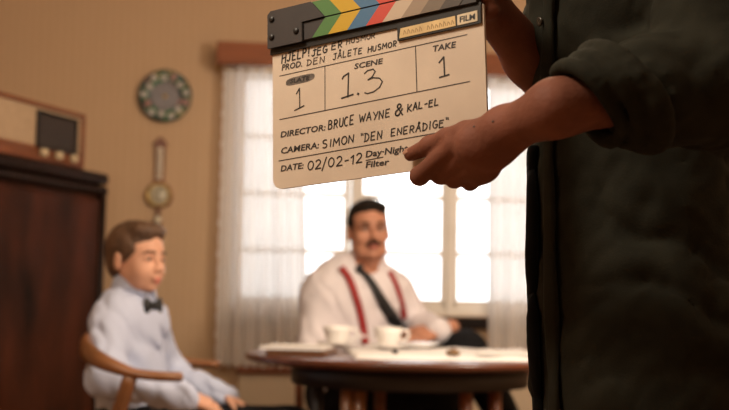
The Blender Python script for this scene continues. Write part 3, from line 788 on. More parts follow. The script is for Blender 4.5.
FB = Field((-.45, 3.7, 0), (.75, 4.75, 1.2), .009)
man_torso(FB); man_arms(FB); man_legs(FB); FB.cap(neck + V3(0, .02, -.03), neck + V3(0, .0, .06), .055, k=.03)
FH = Field(np.minimum(hR, hL) - .16, np.maximum(hR, hL) + .16, .0045)
FH.cap(wR + (wR - hR) * .6, wR, .031, .026, k=.01); FH.cap(wL + (wL - hL) * .6, wL, .031, .026, k=.01)
hand_prims(FH, wR, hR - wR, V3(-.1, -.4, .9), -1, .8)
hand_prims(FH, wL, hL - wL, V3(0, -.6, .8), 1, .8)
MH = head_matrix(hc, radians(11), .97, radians(-3), radians(2))
mg = head_geo(False)
body = mesh('body', joinG(FB.geo(), xf(mg, MH), FH.geo()), M_skinm, MR, world=True)
FS = Field((-.5, 3.85, .45), (.6, 4.75, 1.2), .0065)
man_torso(FS, .008); man_arms(FS, .012, .006)
FS.folds(.0048, 105, [(1, .15, .45)], 11, .30).folds(.0040, 75, [(.7, .3, -.8)], 12, .35)
nk = unit(V3(.02, -.35, 1)); FS.ell(neck + V3(.006, -.050, .03), (.05, .06, .060), k=.008, op='sub')
SG = FS.geo(); mesh('shirt', SG, M_shirtm, MR, world=True)
ST = bvh(SG)
for w, e in ((wR, eR), (wL, eL)):
    d_ = unit(w - e); mesh('cuff', sweep([w - d_ * .055, w - d_ * .05, w + d_ * .006, w + d_ * .008], [.038, .046, .044, .036], seg=20), M_shirtm, MR, world=True)
# collar: two stiff wings standing round the neck, open at the throat
def collar(root, c, rx, ry, hgt, m, gap, yaw, lean=.012, wing=.05):
    n = 26; vs, fs = [], []
    for i in range(n):
        t = i / (n - 1); a = yaw - pi / 2 + gap + (2 * pi - 2 * gap) * t     # starts and ends either side of the throat
        e = 1 - abs(2 * t - 1); drop = wing * max(0, 1 - e * 4.5)
        x, y = cos(a), sin(a)
        up = hgt * (.55 + .45 * min(1, e * 3))
        for (r, z) in ((1.0, up), (1.14, up - .006), (1.36, -hgt * .35 - drop), (1.30, -hgt * .35 - drop - .003), (1.05, up - .016), (.97, up - .006)):
            vs.append((c[0] + rx * r * x, c[1] + ry * r * y, c[2] + z + lean * y * -1))
    for i in range(n - 1):
        for k in range(6): fs.append((i * 6 + k, i * 6 + (k + 1) % 6, (i + 1) * 6 + (k + 1) % 6, (i + 1) * 6 + k))
    fs += [tuple(range(6))[::-1], tuple((n - 1) * 6 + k for k in range(6))]
    return mesh('collar', (vs, fs), m, root, world=True)
collar(MR, neck + V3(0, .012, .014), .064, .064, .042, M_shirtm, .50, radians(8), wing=.045)
mesh('tie', joinG(strap(ST, [(361, 272), (370, 282), (381, 301), (392, 318), (404, 336)], [.026, .034, .042, .050, .056], .008, .006)), M_tie, MR, world=True)
kn = cast(ST, 360, 270)[0]
mesh('tie_knot', xf(ellipsoid((0, 0, 0), (.014, .012, .020)), Matrix.Translation(Vector(kn + V3(-.002, -.008, .006))) @ Matrix.Rotation(.5, 4, 'Y')), M_tie, MR, world=True)
mesh('suspender', strap(ST, [(341, 268), (349, 279), (355, 295), (360, 312), (364, 332), (366, 345)], [.028] * 6, .005, .004), M_red, MR, world=True)
mesh('suspender', strap(ST, [(389, 272), (396, 286), (401, 302), (404, 318)], [.026] * 4, .005, .004), M_red, MR, world=True)
FT = Field((-.45, 3.6, 0), (1.0, 4.75, .85), .008)
man_legs(FT, .012)
FT.ell(hips + V3(0, 0, -.02), (.178, .142, .125), k=.05, infl=.010)
FT.folds(.006, 30, [(.7, .3, .6), (.2, 1, .4)], 5, .5)
mesh('trousers', FT.geo(), M_trous, MR, world=True)
mesh('shoe', shoe_geo(aR, (.25, -1)), M_shoe, MR, world=True)
g = shoe_geo(V3(0, 0, 0), (1, -.4)); mesh('shoe', xf(g, Matrix.Translation(Vector(aL + V3(.02, -.03, -.12))) @ Matrix.Rotation(.35, 4, 'Y')), M_shoe, MR, world=True)
head_parts(MR, body, MH, M_skinm, 'slick', M_hairm, M_lip, moustache=True)
# his chair
hx, hy = hips[0], hips[1]
seat_z = hips[2] - .135
mc = empty('dining_chair', (hx, hy, 0), radians(14)); tag(mc, 'dark wooden chair under the man in the white shirt', 'chair')
mesh('seat', box((-.21, -.20, seat_z - .04), (.21, .20, seat_z), .012), M_walnut, mc)
for sx in (-.18, .18):
    mesh('leg', sweep([(sx, -.17, seat_z - .04), (sx * 1.06, -.19, 0)], [.020, .015], up=(0, 1, 0)), M_walnut, mc)
    mesh('leg', sweep([(sx, .19, seat_z - .04), (sx * 1.06, .23, 0)], [.020, .015], up=(0, 1, 0)), M_walnut, mc)
    mesh('back_post', sweep([(sx, .19, seat_z - .01), (sx, .24, seat_z + .33)], [.017, .014], up=(0, 1, 0)), M_walnut, mc)
mesh('back_rail', box((-.19, .215, seat_z + .24), (.19, .245, seat_z + .35), .01), M_walnut, mc)

# ------------------------------------------------------------------ the boy and his armchair
bc = at(137.5, 258.5, 3.30)
BR_ = empty('person', (-.62, 3.32, 0)); tag(BR_, 'boy in pale blue shirt and black bow tie sitting in the wooden armchair', 'person')
Fd = unit((.90, -.43, 0)); Rd = V3(Fd[1], -Fd[0], 0)     # his front, his right-hand side
bn = at(131, 299, 3.32)
bpel = V3(-.655, 3.32, .51); bch = V3(-.675, 3.32, .80)
bsR, bsL = bn + Rd * .092 + V3(0, 0, -.066), bn - Rd * .095 + V3(0, 0, -.062)
beR, bwR = at(106, 378, 3.14), at(186, 398, 3.13); bhR = at(222, 408, 3.16)
beL, bwL = V3(-.60, 3.50, .67), V3(-.40, 3.42, .60); bhL = bwL + V3(.09, -.05, -.03)
bkR, bkL = V3(-.22, 3.20, .52), V3(-.20, 3.38, .52)
baR, baL = V3(-.20, 3.18, .08), V3(-.17, 3.40, .08)
RB = np.stack([-Rd, -Fd, V3(0, 0, 1)], 1)
def boy_torso(F, i=0):
    F.ell(bch, (.112, .080, .13), RB, k=.05, infl=i); F.ell(V3(-.66, 3.32, .65), (.108, .084, .13), RB, k=.05, infl=i)
    F.ell(bpel, (.125, .10, .09), RB, k=.05, infl=i)
    F.cap(bsR - Rd * .02, bsL + Rd * .02, .040, k=.05, infl=i); F.cap(bn + Rd * .02 + V3(0, 0, -.04), bn - Rd * .02 + V3(0, 0, -.04), .038, k=.045, infl=i)
def boy_arms(F, i=0, w=0.0):
    F.chain([bsR, beR, bwR], [.038, .034, .024], k=.03, infl=i + w); F.chain([bsL, beL, bwL], [.038, .034, .024], k=.03, infl=i + w)
def boy_legs(F, i=0):
    for hh, kk, aa in ((bpel + Rd * .06, bkR, baR), (bpel - Rd * .06, bkL, baL)): F.chain([hh, kk, aa], [.068, .048, .032], k=.03, infl=i)
FB = Field((-.9, 3.0, 0), (-.05, 3.65, .95), .008)
boy_torso(FB); boy_arms(FB); boy_legs(FB); FB.cap(bn + V3(0, 0, -.04), bn + V3(.006, 0, .07), .040, k=.02)
FH = Field((-.58, 3.0, .48), (-.15, 3.6, .72), .004)
hand_prims(FH, bwR, bhR - bwR, V3(.1, -.35, .9), -1, .6, .80)
hand_prims(FH, bwL, bhL - bwL, V3(.1, .3, .9), 1, .6, .80)
BH = head_matrix(bc, radians(57), .885, radians(0), radians(2))
bg_ = head_geo(True)
bbody = mesh('body', joinG(FB.geo(), xf(bg_, BH), FH.geo()), M_skinb, BR_, world=True)
FS = Field((-.95, 2.95, .42), (-.2, 3.7, .98), .0055)
boy_torso(FS, .008); boy_arms(FS, .008, .006)
FS.half((0, 0, .46), (0, 0, -1))
FS.folds(.0062, 125, [(.9, -.3, .35)], 21, .30).folds(.0045, 90, [(.7, .4, .8)], 22, .35)
BG = FS.geo(); mesh('shirt', BG, M_shirtb, BR_, world=True); BT = bvh(BG)
for w, e in ((bwR, beR), (bwL, beL)):
    d_ = unit(w - e); mesh('cuff', sweep([w - d_ * .045, w - d_ * .04, w + d_ * .008, w + d_ * .010], [.032, .039, .037, .030], seg=20), M_shirtb, BR_, world=True)
collar(BR_, bn + V3(.006, 0, .026), .051, .051, .036, M_shirtb, .25, math.atan2(Fd[1], Fd[0]) + pi / 2, wing=.018)
bt = bn + Fd * .074 + V3(.004, 0, -.018)
bs = Rd
for sg in (-1, 1):
    g = sweep([bt, bt + bs * sg * .012, bt + bs * sg * .030, bt + bs * sg * .040], [(.004, .008), (.007, .014), (.008, .024), (.005, .021)], up=(0, 0, 1), seg=10)
    mesh('bow_tie_wing', g, M_tie, BR_, world=True)
mesh('bow_tie_knot', ellipsoid(bt + Fd * .005, (.010, .012, .012), 12, 8), M_tie, BR_, world=True)
pl = cast(BT, 150, 322)
FT = Field((-.95, 3.0, 0), (0, 3.7, .66), .007)
boy_legs(FT, .014); FT.ell(bpel + V3(0, 0, -.02), (.132, .11, .085), RB, k=.05, infl=.014)
FT.folds(.005, 32, [(.7, .3, .6), (.2, 1, .4)], 6, .5)
mesh('trousers', FT.geo(), M_trous, BR_, world=True)
for a_ in (baR, baL): mesh('shoe', shoe_geo(a_, (1, -.1), .23), M_shoe, BR_, world=True)
head_parts(BR_, bbody, BH, M_skinb, 'boy', M_hairb, M_lipb, child=True)

ch = empty('armchair', (-.58, 3.32, 0)); tag(ch, 'brown bentwood armchair with one curved back and arm rail', 'chair')
def loc_(p): return np.array(p, float) - V3(-.58, 3.32, 0)
rail = smoothpath([loc_(p) for p in [(-.475, 3.035, .688), (-.53, 3.005, .691), (-.60, 3.000, .700), (-.68, 3.020, .726), (-.735, 3.090, .748), (-.762, 3.21, .758), (-.755, 3.36, .752), (-.71, 3.50, .735), (-.61, 3.58, .706), (-.52, 3.60, .692), (-.445, 3.59, .689)]], 60)
rr_ = []
for i in range(60):
    t = abs(2 * i / 59 - 1)                   # 1 at the arm ends, 0 at the middle of the back
    rr_.append((.020 + .010 * max(0, (t - .7) / .3) if t < .97 else .018, .013 + .026 * max(0, 1 - t / .62)))
mesh('arm_rail', sweep(rail, rr_, seg=14), M_chair, ch)
sz = .43
F_ = Field((-.30, -.26, sz - .08), (.30, .26, sz + .03), .006)
F_.ell((.02, 0, sz - .028), (.27, .25, .034), k=.01); F_.half((0, 0, sz - .045), (0, 0, -1))
mesh('seat', F_.geo(), M_chair, ch)
for sg in (-1, 1):
    y = .21 * sg
    mesh('leg', sweep([(.21, y, 0), (.20, y, .2), (.185, y * .95, sz - .03)], [.013, .018, .022], up=(0, 1, 0)), M_chair, ch)
    mesh('leg', sweep(smoothpath([(-.21, y, 0), (-.165, y, .25), (-.115, y * 1.08, .45), (-.055, y * 1.38 if sg < 0 else y * 1.26, .59), (-.020, -.318 if sg < 0 else .265, .692)], 14), [.013, .015, .018, .019, .021, .021, .021, .021, .021, .020, .020, .020, .020, .019], up=(0, 1, 0)), M_chair, ch)

# ------------------------------------------------------------------ clapperboard
CB_O = Vector((-0.12455783, 1.48476866, 1.22308497))
CB_R = (Matrix.Rotation(radians(-32.8577), 3, 'Z') @ Matrix.Rotation(radians(-4.1368), 3, 'Y') @ Matrix.Rotation(radians(-2.8975), 3, 'X'))
cb = empty('clapperboard', CB_O); cb.rotation_euler = CB_R.to_euler()
tag(cb, 'white film clapperboard with coloured chevron sticks and handwriting', 'clapperboard')
CBW, CBH = .310, .1855
def cbw(u, y, w): return np.array(CB_O + CB_R @ Vector((u, y, w)))
def board_mat():
    m = mat('slate_acrylic', (0.66, 0.53, 0.40), 0.38); nt = m.node_tree; b = nt.nodes['Principled BSDF']; N = nt.nodes.new; L = nt.links.new
    tc = N('ShaderNodeTexCoord'); n = N('ShaderNodeTexNoise'); n.inputs['Scale'].default_value = 9; n.inputs['Detail'].default_value = 6
    L(tc.outputs['Object'], n.inputs['Vector'])
    r = N('ShaderNodeValToRGB'); r.color_ramp.elements[0].position = .30; r.color_ramp.elements[0].color = (0.62, 0.51, 0.41, 1); r.color_ramp.elements[1].position = .66; r.color_ramp.elements[1].color = (0.74, 0.62, 0.50, 1)
    L(n.outputs['Fac'], r.inputs['Fac']); L(r.outputs['Color'], b.inputs['Base Color'])
    return m
M_slate = board_mat()
M_ink = mat('marker_ink', (0.018, 0.014, 0.012), 0.6); M_inkf = mat('faded_ink', (0.08, 0.055, 0.04), 0.6); M_print = mat('printed_ink', (0.028, 0.024, 0.024), 0.5)
M_char = mat('charcoal_plastic', (0.040, 0.034, 0.034), 0.5, 0.15, 30)
mm_ = .001
# board with rounded lower corners
out = [(.0, .002), (CBW, .002)]
rc_ = .014
for i in range(7):
    a = -i / 6 * pi / 2; out.append((CBW - rc_ + rc_ * cos(a), -CBH + rc_ + rc_ * sin(a)))
for i in range(7):
    a = -pi / 2 - i / 6 * pi / 2; out.append((rc_ + rc_ * cos(a), -CBH + rc_ + rc_ * sin(a)))
def prism(poly, y0, y1):
    n = len(poly); v = [(x, y0, z) for x, z in poly] + [(x, y1, z) for x, z in poly]
    f = [tuple(range(n)), tuple(range(2 * n - 1, n - 1, -1))] + [(i, n + i, n + (i + 1) % n, (i + 1) % n) for i in range(n)]
    return (v, [t[::-1] for t in f])
mesh('board', prism(out, 0, .004), M_slate, cb, smooth=False)
mesh('top_band', prism([(-.002, -.0055), (CBW - .002, -.0055), (CBW - .002, .004), (-.002, .004)], -.0025, .006), M_black, cb, smooth=False)
st_lo = mesh('lower_stick', box((-.001, -.006, .0035), (CBW - .006, .008, .0274), .0006, 1), M_char, cb, smooth=False)
st_up = mesh('upper_stick', box((-.001, -.006, .0282), (CBW - .006, .008, .0520), .0006, 1), M_char, cb, smooth=False)
cols = [('stripe_green', (0.085, 0.21, 0.062)), ('stripe_yellow', (0.58, 0.36, 0.025)), ('stripe_blue', (0.065, 0.17, 0.31)), ('stripe_red', (0.58, 0.068, 0.045)), ('stripe_white', (0.56, 0.44, 0.33)), ('stripe_grey', (0.33, 0.245, 0.175)), ('stripe_dark_grey', (0.19, 0.145, 0.105)), ('stripe_charcoal', (0.075, 0.060, 0.05))]
e_ = [.0685, .0935, .1225, .1505, .1745, .2015, .2275, .2545, .2810]
cm = [mat(n, c, 0.45) for n, c in cols]
for q in range(8):
    a, b = e_[q], e_[q + 1]; ln = .0205
    mesh('stripe', prism([(a, .0040), (b, .0040), (b + ln, .0268), (a + ln, .0268)], -.0066, -.0058), cm[q], st_lo, smooth=False)
    mesh('stripe', prism([(a + ln, .0287), (b + ln, .0287), (b + .0005, .0516), (a + .0005, .0516)], -.0066, -.0058), cm[q], st_up, smooth=False)
hp = mesh('hinge_plate', joinG(prism([(-.002, .0015), (.054, .0015), (.054, .0262), (.052, .0275), (.0885, .0282), (.0680, .0518), (.003, .0518), (-.002, .047)], -.0085, -.0058)), M_char, cb, smooth=False)
mesh('hinge_edge', prism([(.0528, .0015), (.0548, .0015), (.0548, .0262), (.0528, .0262)], -.0089, -.0080), M_black, hp, smooth=False)
for u, w in ((.0055, .0402), (.0052, .0160), (.0448, .0170)):
    mesh('screw', lathe([(.0042, .0084), (.0042, .0096), (.003, .0108), (1e-5, .0109)], (u, 0, w), 16, 'y'), M_black, hp)
# label holder with tape and the FILM tag
hd = mesh('label_holder', prism([(.1935, -.0222), (.3075, -.0215), (.3075, .0), (.1935, .0)], -.0030, .0006), M_black, cb, smooth=False)
M_tape = mat('yellow_tape', (0.74, 0.53, 0.25), 0.6, 0.15, 40); M_tagw = mat('cream_label', (0.72, 0.60, 0.42), 0.6, 0.1, 40)
mesh('tape', prism([(.1965, -.0200), (.2745, -.0190), (.2740, -.0066), (.1985, -.0078)], -.0036, -.0029), M_tape, hd, smooth=False)
mesh('label', prism([(.2768, -.0190), (.3035, -.0186), (.3035, -.0056), (.2768, -.0064)], -.0036, -.0029), M_tagw, hd, smooth=False)

# lettering ---------------------------------------------------------
def printed(text, u0, u1, base, cap, m, y=-.0004, shear=.18, bold=.021, parent=None, rot=0.0, name='printed_lettering'):
    cu = bpy.data.curves.new('t', 'FONT'); cu.body = text; cu.offset = bold; cu.resolution_u = 2; cu.shear = 0.0
    o = bpy.data.objects.new('t', cu); COL.objects.link(o)
    dg = bpy.context.evaluated_depsgraph_get(); me = bpy.data.meshes.new_from_object(o.evaluated_get(dg))
    v = np.array([q.co[:] for q in me.vertices]); f = [list(p_.vertices) for p_ in me.polygons]
    bpy.data.objects.remove(o); bpy.data.curves.remove(cu); bpy.data.meshes.remove(me)
    # cap height of the built-in font measured on its own capital letters
    sx = (u1 - u0) / (v[:, 0].max() - v[:, 0].min()); sz_ = cap / 0.73
    x = (v[:, 0] - v[:, 0].min()) * sx; z_ = v[:, 1] * sz_
    x = x + z_ * shear
    U = u0 + x; Wv = base + z_ + x * rot
    return mesh(name, (np.stack([U, np.full_like(U, y), Wv], 1), f), m, parent or cb, smooth=False)
printed('PROD.', .0150, .0480, -.0290, .0082, M_print)
printed('SCENE', .1280, .1695, -.0462, .0070, M_print)
printed('TAKE', .2400, .2715, -.0440, .0075, M_print)
printed('DIRECTOR:', .0128, .0830, -.1182, .0080, M_print)
printed('CAMERA:', .0128, .0728, -.1398, .0082, M_print)
printed('DATE:', .0128, .0485, -.1630, .0080, M_print)
printed('Day·Night', .1428, .2030, -.1608, .0082, M_print)
printed('Filter', .1428, .1760, -.1738, .0078, M_print)
G = {}
def arc(cx, cy, rx, ry, a0, a1, n=8): return [(cx + rx * cos(radians(a0 + (a1 - a0) * i / n)), cy + ry * sin(radians(a0 + (a1 - a0) * i / n))) for i in range(n + 1)]
G['H'] = [[(.05, 0), (.08, 1)], [(.62, 0), (.66, 1.02)], [(.05, .48), (.66, .55)]]
G['J'] = [[(.15, .95), (.62, 1)], [(.46, 1), (.44, .25)] + arc(.24, .22, .20, .20, 0, -160)]
G['E'] = [[(.58, 1), (.08, .96), (.06, 0), (.60, .03)], [(.07, .5), (.50, .54)]]
G['L'] = [[(.10, 1), (.06, .02), (.58, .05)]]
G['P'] = [[(.08, 0), (.10, 1)], [(.05, .95)] + arc(.28, .74, .30, .26, 90, -90) + [(.10, .46)]]
G['!'] = [[(.2, 1), (.18, .32)], [(.17, .06), (.19, .0)]]
G['G'] = [arc(.36, .5, .32, .5, 55, 330, 10) + [(.66, .46), (.38, .44)]]
G['R'] = G['P'] + [[(.26, .47), (.62, 0)]]
G['U'] = [[(.06, 1), (.07, .3)] + arc(.33, .28, .26, .28, 180, 360) + [(.62, 1)]]
G['S'] = [arc(.34, .76, .26, .24, 50, 250) + arc(.32, .26, .27, .26, 75, -140)]
G['M'] = [[(.03, 0), (.10, 1), (.40, .35), (.72, 1), (.80, 0)]]
G['O'] = [arc(.35, .5, .32, .5, 100, 470, 14)]
G['D'] = [[(.10, 0), (.10, 1)], [(0, .98)] + arc(.12, .49, .52, .49, 85, -90) + [(.02, .0)]]
G['N'] = [[(.06, 0), (.09, 1), (.60, .05), (.64, 1.03)]]
G['A'] = [[(.02, 0), (.36, 1), (.66, 0)], [(.13, .36), (.58, .38)]]
G['Å'] = G['A'] + [arc(.36, 1.22, .09, .11, 0, 360, 8)]
G['T'] = [[(.02, .97), (.66, 1.02)], [(.35, .99), (.33, 0)]]
G['B'] = [[(.08, 0), (.10, 1)], [(.04, .98)] + arc(.26, .76, .28, .22, 85, -90) + [(.12, .53)] + arc(.28, .27, .34, .26, 80, -90) + [(.04, .0)]]
G['C'] = [arc(.36, .5, .32, .5, 60, 305, 10)]
G['W'] = [[(.0, 1), (.20, 0), (.42, .75), (.60, 0), (.86, 1.02)]]
G['Y'] = [[(.02, 1), (.34, .50)], [(.66, 1.02), (.20, -.05)]]
G['K'] = [[(.08, 0), (.10, 1)], [(.62, 1), (.14, .46), (.64, 0)]]
G['I'] = [[(.18, 1), (.16, 0)]]
G['V'] = [[(.02, 1), (.30, 0), (.62, 1)]]
G['-'] = [[(.08, .48), (.46, .53)]]
G['.'] = [[(.12, .02), (.17, .06), (.13, .07)]]
G['/'] = [[(.0, -.22), (.42, 1.12)]]
G['"'] = [[(.06, 1.12), (.10, .86)], [(.26, 1.14), (.30, .88)]]
G['0'] = [arc(.36, .5, .31, .48, 90, 460, 14)]
G['1'] = [[(.05, .74), (.32, 1), (.30, 0)]]
G['2'] = [arc(.32, .72, .27, .27, 160, -35) + [(.06, .02), (.68, .05)]]
G['3'] = [arc(.30, .77, .27, .22, 155, -90, 8) + arc(.30, .28, .34, .29, 90, -150, 9)]
G['&'] = [[(.66, .0), (.22, .70)] + arc(.34, .80, .15, .18, 200, -40, 8) + [(.08, .36)] + arc(.24, .20, .18, .20, 160, 330, 8) + [(.62, .55)]]
WID = {'I': .34, '!': .38, '.': .30, '-': .56, 'M': .86, 'W': .92, '"': .40, '1': .46, '/': .50, 'J': .70}
def ribbon(lines, w, y):
    w = w * 1.2
    vs, fs = [], []
    def quad(a, b, c, d): n = len(vs); vs.extend([a, b, c, d]); fs.append((n, n + 1, n + 2, n + 3))
    for ln in lines:
        P_ = [np.array(p_) for p_ in ln]
        for a, b in zip(P_[:-1], P_[1:]):
            d = b - a; L_ = np.linalg.norm(d)
            if L_ < 1e-7: continue
            n_ = np.array((-d[1], d[0])) / L_ * w / 2; e = d / L_ * w * .28
            q = [a - e - n_, b + e - n_, b + e + n_, a - e + n_]
            quad(*[(p_[0], y, p_[1]) for p_ in q])
    return (vs, fs)
hr = np.random.default_rng(8)
def hand_text(text, u0, u1, b0, b1, hgt, pen, m=None, slant=.10, y=-.00035):
    tot = sum(WID.get(c, .74 if c != ' ' else .5) + .14 for c in text) - .14
    sx = (u1 - u0) / tot; lines, x = [], 0
    for c in text:
        w_ = WID.get(c, .74 if c != ' ' else .5)
        for ln in G.get(c, []):
            j = hr.normal(0, .025, 2)
            hs = 1 + hr.normal(0, .05)
            lines.append([(u0 + (x + px_ + j[0]) * sx + pz * hgt * slant, b0 + (b1 - b0) * x / max(tot, 1e-6) + (pz * hs + j[1]) * hgt) for px_, pz in ln])
        x += w_ + .14
    return mesh('handwriting', ribbon(lines, pen, y), m or M_ink, cb, smooth=False)
hand_text('HJELP!', .0150, .0600, -.0190, -.0165, .0115, .0016)
hand_text('JEG', .0630, .0880, -.0185, -.0165, .0095, .0014)
hand_text('ER', .0935, .1110, -.0150, -.0145, .0085, .0013)
hand_text('HUSMOR', .1165, .1600, -.0122, -.0112, .0066, .0011, M_inkf)
hand_text('DEN', .0550, .0835, -.0295, -.0292, .0082, .0011, M_inkf)
hand_text('JÅLETE', .0955, .1405, -.0285, -.0280, .0080, .0011)
hand_text('HUSMOR', .1485, .1910, -.0285, -.0277, .0068, .0012)
hand_text('BRUCE', .0875, .1265, -.1180, -.1165, .0110, .0014)
hand_text('WAYNE', .1345, .1795, -.1150, -.1150, .0095, .0013)
hand_text('&', .1860, .1985, -.1148, -.1148, .0130, .0017)
hand_text('KAL-EL', .2035, .2475, -.1122, -.1105, .0088, .0014)
hand_text('SIMON', .0780, .1265, -.1408, -.1392, .0095, .0014)
hand_text('"DEN', .1355, .1675, -.1410, -.1402, .0095, .0013)
hand_text('ENERÅDIGE"', .1795, .2590, -.1395, -.1375, .0088, .0013)
hand_text('02/02-12', .0545, .1380, -.1665, -.1665, .0115, .0014)
def pen(lines, w, m=None, nm='handwriting'): return mesh(nm, ribbon(lines, w, -.00035), m or M_ink, cb, smooth=False)
pen([[(.0385, -.0640), (.0435, -.0575), (.0437, -.0840)], [(.0355, -.0856), (.0505, -.0815)]], .0014)
pen([[(.1100, -.0560), (.1120, -.0530), (.1195, -.0500), (.1180, -.0805)], [(.1085, -.0808), (.1260, -.0785)]], .0017)
pen([[(.1325, -.0785), (.1340, -.0795)]], .0024)
pen([[(.1430, -.0545), (.1480, -.0515), (.1560, -.0510), (.1590, -.0545), (.1545, -.0605), (.1480, -.0635), (.1560, -.0620), (.1650, -.0640), (.1690, -.0690), (.1650, -.0755), (.1560, -.0800), (.1470, -.0808), (.1430, -.0790)]], .0013)
pen([[(.2490, -.0590), (.2555, -.0530), (.2560, -.0762)], [(.2490, -.0772), (.2620, -.0758)]], .0016)
# ruled lines
for a, b, w in (((.0115, -.0358), (.2875, -.0314), .0009), ((.0115, -.0941), (.2890, -.0886), .0010), ((.0098, -.1487), (.2810, -.1432), .0010),
                ((.0836, -.0350), (.0830, -.0918), .0009), ((.2171, -.0325), (.2176, -.0900), .0010), ((.1432, -.1646), (.1680, -.1636), .0010)):
    mesh('ruled_line', ribbon([[a, b]], w, -.0003), M_print, cb, smooth=False)
# rubbed-out patch behind the word SLATE
sm_ = []
for i in range(24):
    a = 2 * pi * i / 24; x, z_ = cos(a), sin(a)
    sm_.append((.0445 + .0230 * np.sign(x) * abs(x) ** .55, -.0460 + .0052 * np.sign(z_) * abs(z_) ** .7 + .0012 * x))
M_smear = mat('ink_smear', (0.16, 0.13, 0.11), 0.6, 0.55, 90, stretch=(1, 1, 2.2))
mesh('smudge', ([(x, -.0002, z_) for x, z_ in sm_], [tuple(range(24))]), M_smear, cb, smooth=False)
printed('SLATE', .0285, .0590, -.0485, .0058, M_print, y=-.0006)
printed('FILM', .2800, .3005, -.0158, .0070, M_print, y=-.0038, shear=.05, bold=.03, parent=hd, name='label_lettering')
tl_ = []
for i, x in enumerate(np.linspace(.2030, .2690, 13)):
    if i in (5,): continue
    tl_.append([(x, -.0165), (x + .001, -.0115 + .001 * sin(i * 2.1)), (x + .003, -.0140), (x + .0035, -.0163)])
mesh('tape_scribble', ribbon(tl_, .0007, -.0038), mat('pale_ink', (0.36, 0.22, 0.09), .6), hd, smooth=False)

# ------------------------------------------------------------------ the standing person
SP = empty('person', (.36, 1.50, 0)); tag(SP, 'person in dark green shirt with rolled sleeves holding the clapperboard', 'person')
# left hand: thumb on the face of the board, fingers bent under its lower edge to the back
def hp_(px, py, off):
    """point on the pixel's line of sight, `off` metres behind (+) or in front (-) of the board's plane"""
    r = np.array(ray(px, py)); o = V3(0, 0, CAM_H); n = np.array(CB_R @ Vector((0, 1, 0)))
    t = ((np.array(CB_O) - o) @ n) / (r @ n) ; t += off / (r @ n)
    return o + r * t
HS = Field((.0, 1.10, .93), (.33, 1.50, 1.21), .0021)
wr = hp_(507, 129.5, -.048); fa = hp_(556, 108, -.070); el = at(708, 84, 1.22)
knuck = [hp_(455, 146, -.037), hp_(468, 155, -.036), hp_(479, 163, -.031), hp_(489, 169, -.021)]
pip = [hp_(419.5, 176, -.016), hp_(440.5, 174.5, -.008), hp_(454.5, 178.5, -.005), hp_(470, 182, .000)]
dip = [hp_(424, 172, .014), hp_(438, 172, .018), hp_(453, 173, .020), hp_(468, 173, .021)]
tip = [hp_(440, 152, .017), hp_(453, 151, .019), hp_(466, 153, .020), hp_(478, 156, .020)]
pr4 = (.0108, .0110, .0106, .0095)
for k in range(4):
    HS.cap(wr + (knuck[k] - wr) * .12, knuck[k], .0170 - .001 * k, .0132 - .0008 * k, k=.009)
    HS.chain([knuck[k], pip[k], dip[k], tip[k]], [pr4[k] * 1.16, pr4[k] * 1.02, pr4[k] * .86, pr4[k] * .72], k=.0025)
    HS.ell(pip[k], (pr4[k] * 1.08,) * 3, k=.003)
HS.ell((wr + knuck[1]) / 2 + V3(0, -.001, -.003), (.033, .017, .025), k=.02)
tc_ = [hp_(496, 131, -.044), hp_(466, 133.5, -.040), hp_(447, 138.5, -.030), hp_(430, 146, -.021), hp_(410.5, 154.5, -.0105)]
HS.chain(tc_, [.0142, .0140, .0120, .0110, .0082], k=.0045)
HS.ell(tc_[3], (.0115,) * 3, k=.005)
HS.cap(hp_(480, 140, -.036), hp_(462, 146, -.030), .017, .013, k=.015)      # thenar web
HS.ell(hp_(481, 165, -.018), (.017, .015, .018), k=.015)                     # heel of the little finger
HS.chain([wr + (wr - fa) * -.0, fa, el], [.0240, .0280, .033], k=.02)
HS.ell(wr, (.023, .020, .0242), k=.012)
# tendons and knuckle relief on the back of the hand
for k in range(4): HS.cap(wr + (knuck[k] - wr) * .35 + V3(0, -.012, 0.002), knuck[k] + V3(0, -.0075, .001), .0040, .0052, k=.010)
HS.half(fa + (el - fa) * .62, el - fa)
left = HS.geo()
# right hand at the upper end of the sticks, behind the board
wr2 = at(496, 16, 1.430); el2 = at(588, 130, 1.60)
HS2 = Field((.02, 1.25, 1.0), (.36, 1.72, 1.40), .0032)
HS2.chain([wr2, wr2 + (el2 - wr2) * .35, el2], [.027, .033, .040], k=.02)
pn_ = at(483, -12, 1.385)
for k, (u, w) in enumerate(((.262, .046), (.272, .030), (.280, .013), (.286, -.004))):
    mc_ = wr2 + (pn_ - wr2) * .95 + V3(.006 * k - .006, .004, .010 - .012 * k)
    HS2.cap(wr2 + (mc_ - wr2) * .1, mc_, .016, .012, k=.014)
    HS2.chain([mc_, cbw(u + .022, .022, w + .004), cbw(u, .018, w)], [.0110, .0098, .0078], k=.005)
th = [wr2 + V3(-.004, -.012, .012), cbw(.318, .020, .052), cbw(.316, -.006, .050), cbw(.298, -.0165, .044)]
HS2.chain(th, [.0165, .0125, .0110, .0085], k=.008)
HS2.half(wr2 + (el2 - wr2) * .72, el2 - wr2)
right = HS2.geo()
sh_l, sh_r = V3(.40, 1.315, 1.425), V3(.37, 1.69, 1.425)
def torso(F, i=0):
    F.ell((.352, 1.50, 1.27), (.122, .185, .20), k=.06, infl=i); F.ell((.358, 1.50, 1.02), (.116, .165, .20), k=.08, infl=i)
    F.ell((.370, 1.50, .86), (.120, .175, .16), k=.06, infl=i); F.cap(sh_l + V3(-.01, .04, -.01), sh_r + V3(0, -.04, -.01), .062, k=.06, infl=i)
    F.cap((.35, 1.44, 1.47), (.35, 1.56, 1.47), .05, k=.05, infl=i)
